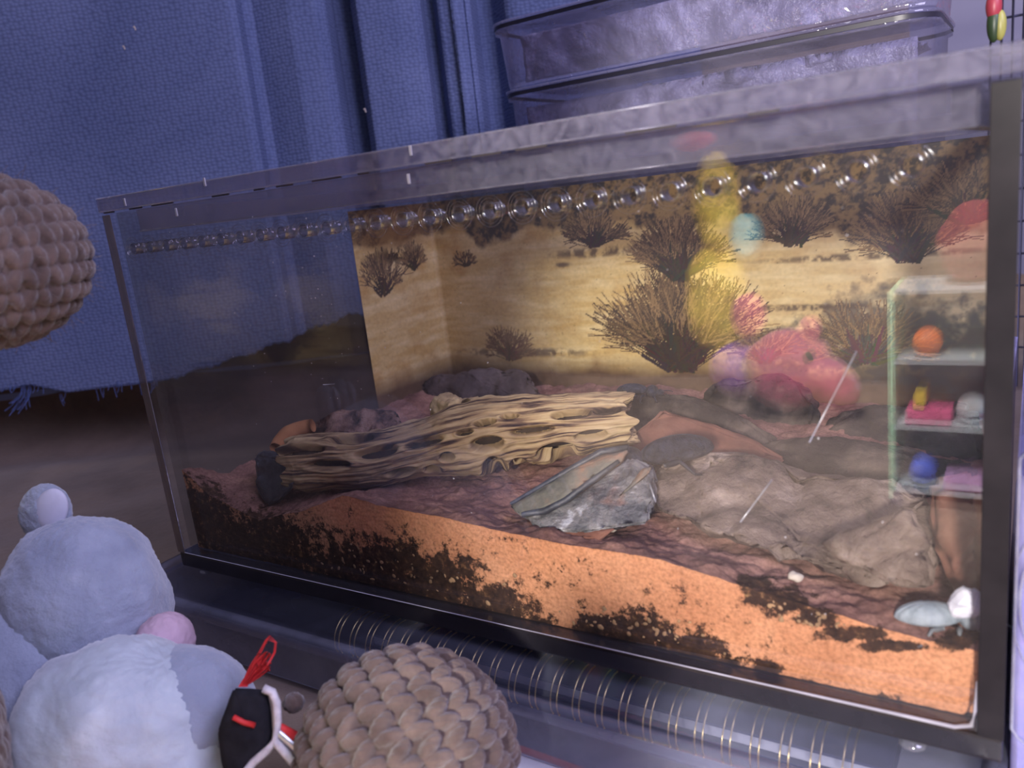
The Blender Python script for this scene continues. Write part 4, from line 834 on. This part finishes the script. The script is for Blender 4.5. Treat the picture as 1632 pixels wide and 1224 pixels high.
mesh('neck', *ell_data((nk[0] - .006, nk[1] - .006, nk[2] + .012), (.017, .017, .045), None, 110, 110, crochet_disp(20, 22, .0014)), M['yarn'], ct)
cb = PD(648, 1205, .205)
cr = empty('crochet_ball', (cb[0], cb[1], -0.03), 'brown crocheted ball-shaped toy lying in front of the tray', 'plush toy')
mesh('ball', *ell_data((cb[0], cb[1], 0.0005), (.0275, .0275, .0275), rotm(-70, 0, -30), 330, 440, crochet_disp(13, 22, .0030)), M['yarn'], cr)
mesh('knot', *ell_data(PD(468, 1120, .215), (.0028, .0028, .0024), None, 20, 24, crochet_disp(3, 6, .0005)), M['yarn'], cr)

M['bluefur'] = surf('pale_blue_plush', [(0.3, (0.24, 0.275, 0.36)), (0.55, (0.31, 0.35, 0.44)), (0.75, (0.38, 0.42, 0.51))], 60, 0.95, 0.6, 500, 0.0012, 0.1, sheen=0.5)
M['velvet'] = surf('pale_velour', [(0.3, (0.36, 0.41, 0.47)), (0.6, (0.48, 0.54, 0.59)), (0.8, (0.60, 0.66, 0.68))], 40, 0.7, 0.5, 150, 0.0012, 0.3, sheen=0.5, dist=1.5)
M['pinkfur'] = plain('pink_plush_patch', (0.50, 0.36, 0.44), 0.95)
def lump(name, c, r, R, mat, parent, amp=.0012, sc=60, seed=1, nu=60, nv=80, fine=.0003):
    V, F = ell_data(c, r, R, nu, nv); V = V + ((vnoise(V, sc, seed, 3) * amp) + vnoise(V, 700, seed + 1, 2) * fine)[:, None] * (V - np.array(c)) / np.linalg.norm(V - np.array(c), axis=1)[:, None]
    return mesh(name, V, F, mat, parent)
bp_ = empty('blue_plush', PD(190, 1060, .25) * [1, 1, 0] + [0, 0, -.03], 'pale blue plush animal with one round ear lying at lower left', 'plush toy')
lump('head', PD(140, 965, .255), (.0258, .024, .0290), None, M['bluefur'], bp_, .0017, 50, 2, 90, 120, .0005)
lump('body', PD(60, 1090, .250), (.024, .022, .030), None, M['bluefur'], bp_, .0015, 50, 3)
lump('muzzle', PD(215, 1185, .228), (.0330, .024, .0280), rotm(0, 30, 30), M['velvet'], bp_, .0026, 40, 4, 90, 120, .0005)
lump('cheek', PD(292, 1140, .230), (.0205, .018, .0200), rotm(0, 35, 25), M['bluefur'], bp_, .0012, 60, 5)
lump('pink_patch', PD(262, 1026, .243), (.0080, .009, .0105), rotm(0, 20, 0), M['pinkfur'], bp_, .0006, 70, 6)
er = lump('ear', PD(72, 818, .262), (.0085, .0045, .0105), rotm(0, 32, 30), M['bluefur'], bp_, .0005, 90, 7)
V, F = ell_data(PD(82, 812, .2582), (.0052, .0022, .0075), rotm(0, 32, 30), 24, 30); o = mesh('inner_ear', V, F, plain('ear_lining', (0.60, 0.60, 0.70), .9)); o.parent = er
V, F = ell_data(PD(258, 1074, .2195), (.0022, .0006, .0012), rotm(0, 20, 0), 12, 14); mesh('stitch_mark', V, F, plain('brown_stitch', (0.16, 0.11, 0.12), .9), bp_)

# black pouch with silver trim, red stitch, tassel, and metal rods
pq = empty('black_pouch', PD(395, 1160, .20), 'small black felt pouch with silver braid trim and red stitch', 'pouch')
felt = surf('black_felt', [(0.3, (0.006, 0.006, 0.009)), (0.7, (0.016, 0.016, 0.022))], 200, .95, .4)
silver = surf('silver_braid', [(0.3, (0.42, 0.40, 0.42)), (0.7, (0.75, 0.72, 0.72))], 300, .45, .6, 700, .0006, .5)
red = plain('red_thread', (0.62, 0.03, 0.03), .6)
outl = [(372, 1096), (400, 1097), (425, 1100), (432, 1130), (434, 1170), (428, 1195), (400, 1225), (385, 1250), (360, 1245), (352, 1210), (347, 1165), (362, 1130)]
hull('felt', [PD(x, y, .205) for x, y in outl] + [PD(x, y, .212) for x, y in outl] + [PD(390, 1160, .202)], felt, pq, amp=.0002, sc=200, bev=.0005)
tube('braid', [PD(*q, .204) for q in ((420, 1097), (434, 1103), (441, 1120), (442, 1150), (440, 1180), (426, 1196), (404, 1215), (388, 1236))], .0011, silver, pq, 10)
tube('red_stitch', [PD(*q, .2025) for q in ((372, 1143), (388, 1151), (406, 1156))], .0007, red, pq, 8)
ts = empty('red_tassel', PD(390, 1092, .215), 'bright red thread tassel sticking up behind the pouch', 'tassel')
ps = []
for k in range(46):
    a = PD(386 + random.uniform(-6, 8), 1094, .213); e = PD(422 + random.uniform(-16, 10), 1046 + random.uniform(-8, 22), .214 + random.uniform(-.003, .003)); ps.append(tube_data(bez(a, (a + e) / 2 + rng.normal(0, .0008, 3), e, 7), .00022, 4))
for k in range(4):
    lp = [PD(395, 1075, .214), PD(412 + k * 2, 1040 - k, .215), PD(424 + k * 2, 1019 - 2 * k, .215), PD(438 + k, 1024, .214), PD(436 + k, 1040, .214), PD(425 + k, 1060, .214)]; ps.append(tube_data(lp, .00010, 4))
o = mesh('threads', *merge(ps), red, ts); tag(o, kind='stuff')
rd = empty('metal_rods', PD(470, 1200, .19), 'grey metal rod with red tip beside the black pouch', 'rod')
steel = plain('steel', (0.45, 0.46, 0.46), .3, .5, .8)
tube('rod', [PD(442, 1165, .205), PD(530, 1240, .195)], .0011, steel, rd, 10); tube('rod', [PD(440, 1182, .204), PD(490, 1240, .198)], .0012, silver, rd, 10)
tube('red_tip', [PD(446, 1160, .206), PD(474, 1178, .203)], [.0012, .0016], red, rd, 8)

# ------------------------------------------------------------------ things behind the camera, mirrored in the front panel
def MR(x, y, Y):                       # where a thing must stand on the near side so that the panel mirrors it at this pixel
    p = PY(x, y, Y); return np.array([p[0], -p[1], p[2]])
def mscale(Y): return (Y + 0.185) / FOC * 1.12
pk = empty('pink_plush', MR(1270, 650, .36) * [1, 1, 0] + [0, 0, -.03], 'pink plush animal mirrored in the front panel', 'plush toy')
pinkm = surf('hot_pink_plush', [(0.3, (0.50, 0.06, 0.14)), (0.7, (0.80, 0.16, 0.28))], 80, .95, .5, 500, .002, .1, sheen=.5)
s_ = mscale(.36)
lump('head', MR(1255, 590, .36), (62 * s_, 52 * s_, 58 * s_), None, pinkm, pk, .002, 40, 3)
lump('muzzle', MR(1315, 612, .355), (48 * s_, 40 * s_, 34 * s_), rotm(0, 30, 0), pinkm, pk, .0015, 40, 4)
lump('ear', MR(1288, 528, .36), (16 * s_, 10 * s_, 20 * s_), None, pinkm, pk, .0008, 60, 5)
lump('ear', MR(1190, 505, .37), (26 * s_, 12 * s_, 34 * s_), None, pinkm, pk, .0008, 60, 6)
eb = lump('body', MR(1195, 590, .39), (62 * s_, 56 * s_, 46 * s_), None, surf('purple_plush', [(0.3, (0.28, 0.10, 0.42)), (0.7, (0.45, 0.2, 0.6))], 80, .95, .4), pk, .002, 40, 7)
V, F = ell_data(MR(1287, 571, .312), (7 * s_, 4 * s_, 8 * s_), None, 14, 16); mesh('eye', V, F, plain('black_eye', (.01, .01, .012), .2), pk)
yl = empty('yellow_plush', MR(1150, 500, .45) * [1, 1, 0] + [0, 0, -.03], 'yellow fluffy plush with teal scarf mirrored in the front panel', 'plush toy')
yelm = surf('yellow_plush', [(0.3, (0.75, 0.48, 0.03)), (0.7, (0.95, 0.75, 0.10))], 80, .95, .5, 400, .002, .1)
s_ = mscale(.45)
lump('body', MR(1140, 480, .46), (46 * s_, 40 * s_, 85 * s_), None, yelm, yl, .004, 40, 3)
lump('head', MR(1140, 330, .46), (32 * s_, 34 * s_, 78 * s_), None, yelm, yl, .004, 40, 4)
lump('scarf', MR(1188, 380, .455), (24 * s_, 30 * s_, 34 * s_), None, plain('teal_knit', (0.10, 0.45, 0.50), .9), yl, .002, 50, 5)
lump('comb', MR(1100, 225, .45), (34 * s_, 14 * s_, 13 * s_), None, plain('red_felt', (0.75, 0.06, 0.04), .9), yl, .001, 60, 6)
# pale green open tower holding small toys
YT = .222; KT = 0.594
g0 = MR(1422, 490, YT); g1 = MR(1588, 796, YT)
tw = empty('green_tower', ((g0[0] + g1[0]) / 2, -YT - .02, -0.03), 'pale green plastic tower shelf mirrored at the panel right end', 'shelf')
grn = plain('mint_plastic', (0.50, 0.85, 0.55), .35); gx0, gx1 = g0[0], g1[0]; gz1, gz0 = g0[2] + .007, max(g1[2], -0.0275)
box('side_panel', (gx0 - .0024, -YT - .042, -0.0298), (gx0, -YT, gz1), grn, tw, .001); box('side_panel', (gx1, -YT - .042, -0.0298), (gx1 + .0024, -YT, gz1), grn, tw, .001)
box('back_panel', (gx0, -YT - .0432, -0.0298), (gx1, -YT - .042, gz1), plain('white_back', (0.80, 0.82, 0.88), .5), tw, .0005)
zsh = []
for k, f in enumerate((0.0, .33, .66, 1.0)):
    z = gz0 + (gz1 - gz0) * f; zsh.append(z); box('shelf_board', (gx0 + .0002, -YT - .042, z - .0015), (gx1 - .0002, -YT - .001, z), plain('shelf_white', (0.75, 0.8, 0.82), .4), tw, .0005)
wd = gx1 - gx0
def toyball(name, label, f, sh, r, col, cat='toy'):
    r = r * KT; c = (gx0 + wd * f, -YT - .013, zsh[sh] + r * 1.02); o = lump(name, c, (r, r, r), None, plain(name + '_m', col, .5), None, .0004, 120, 3, 24, 30); tag(o, label, cat)
toyball('orange_toy', 'orange ball toy in the green tower mirrored in the panel', .30, 2, .011, (0.85, 0.20, 0.05))
toyball('white_toy', 'white ball toy on the green tower middle shelf', .74, 1, .011, (0.85, 0.85, 0.88))
toyball('blue_toy', 'blue ball toy on the green tower lowest shelf', .26, 0, .011, (0.08, 0.14, 0.75))
def toybox(name, label, f0, f1, sh, z0, z1, col, cat='toy'):
    o = box(name, (gx0 + wd * f0, -YT - .030, zsh[sh] + z0), (gx0 + wd * f1, -YT - .005, zsh[sh] + z1 * KT), plain(name + '_m', col, .4), None, .0015); tag(o, label, cat)
toybox('pink_box', 'flat magenta box lying on the green tower middle shelf', .10, .56, 1, .0002, .012, (0.75, 0.10, 0.25), 'box')
toybox('yellow_block', 'small yellow block on the magenta box in the tower', .18, .30, 1, .0074, .026, (0.90, 0.60, 0.04), 'block')
toybox('lilac_plate', 'flat lilac tray on the green tower lowest shelf', .48, .94, 0, .0002, .010, (0.70, 0.40, 0.75), 'tray')
toybox('blue_book', 'upright blue book in the green tower', .90, .985, 1, .0002, .030, (0.10, 0.30, 0.65), 'book')
o = lump('red_cushion', ((gx0 + gx1) / 2 + .01, -YT - .020, gz1 + .0188), (.0155, .0145, .0185), None, plain('red_velvet', (0.22, 0.03, 0.035), .9), None, .001, 80, 9); tag(o, 'red round cushion on top of the green tower', 'cushion')
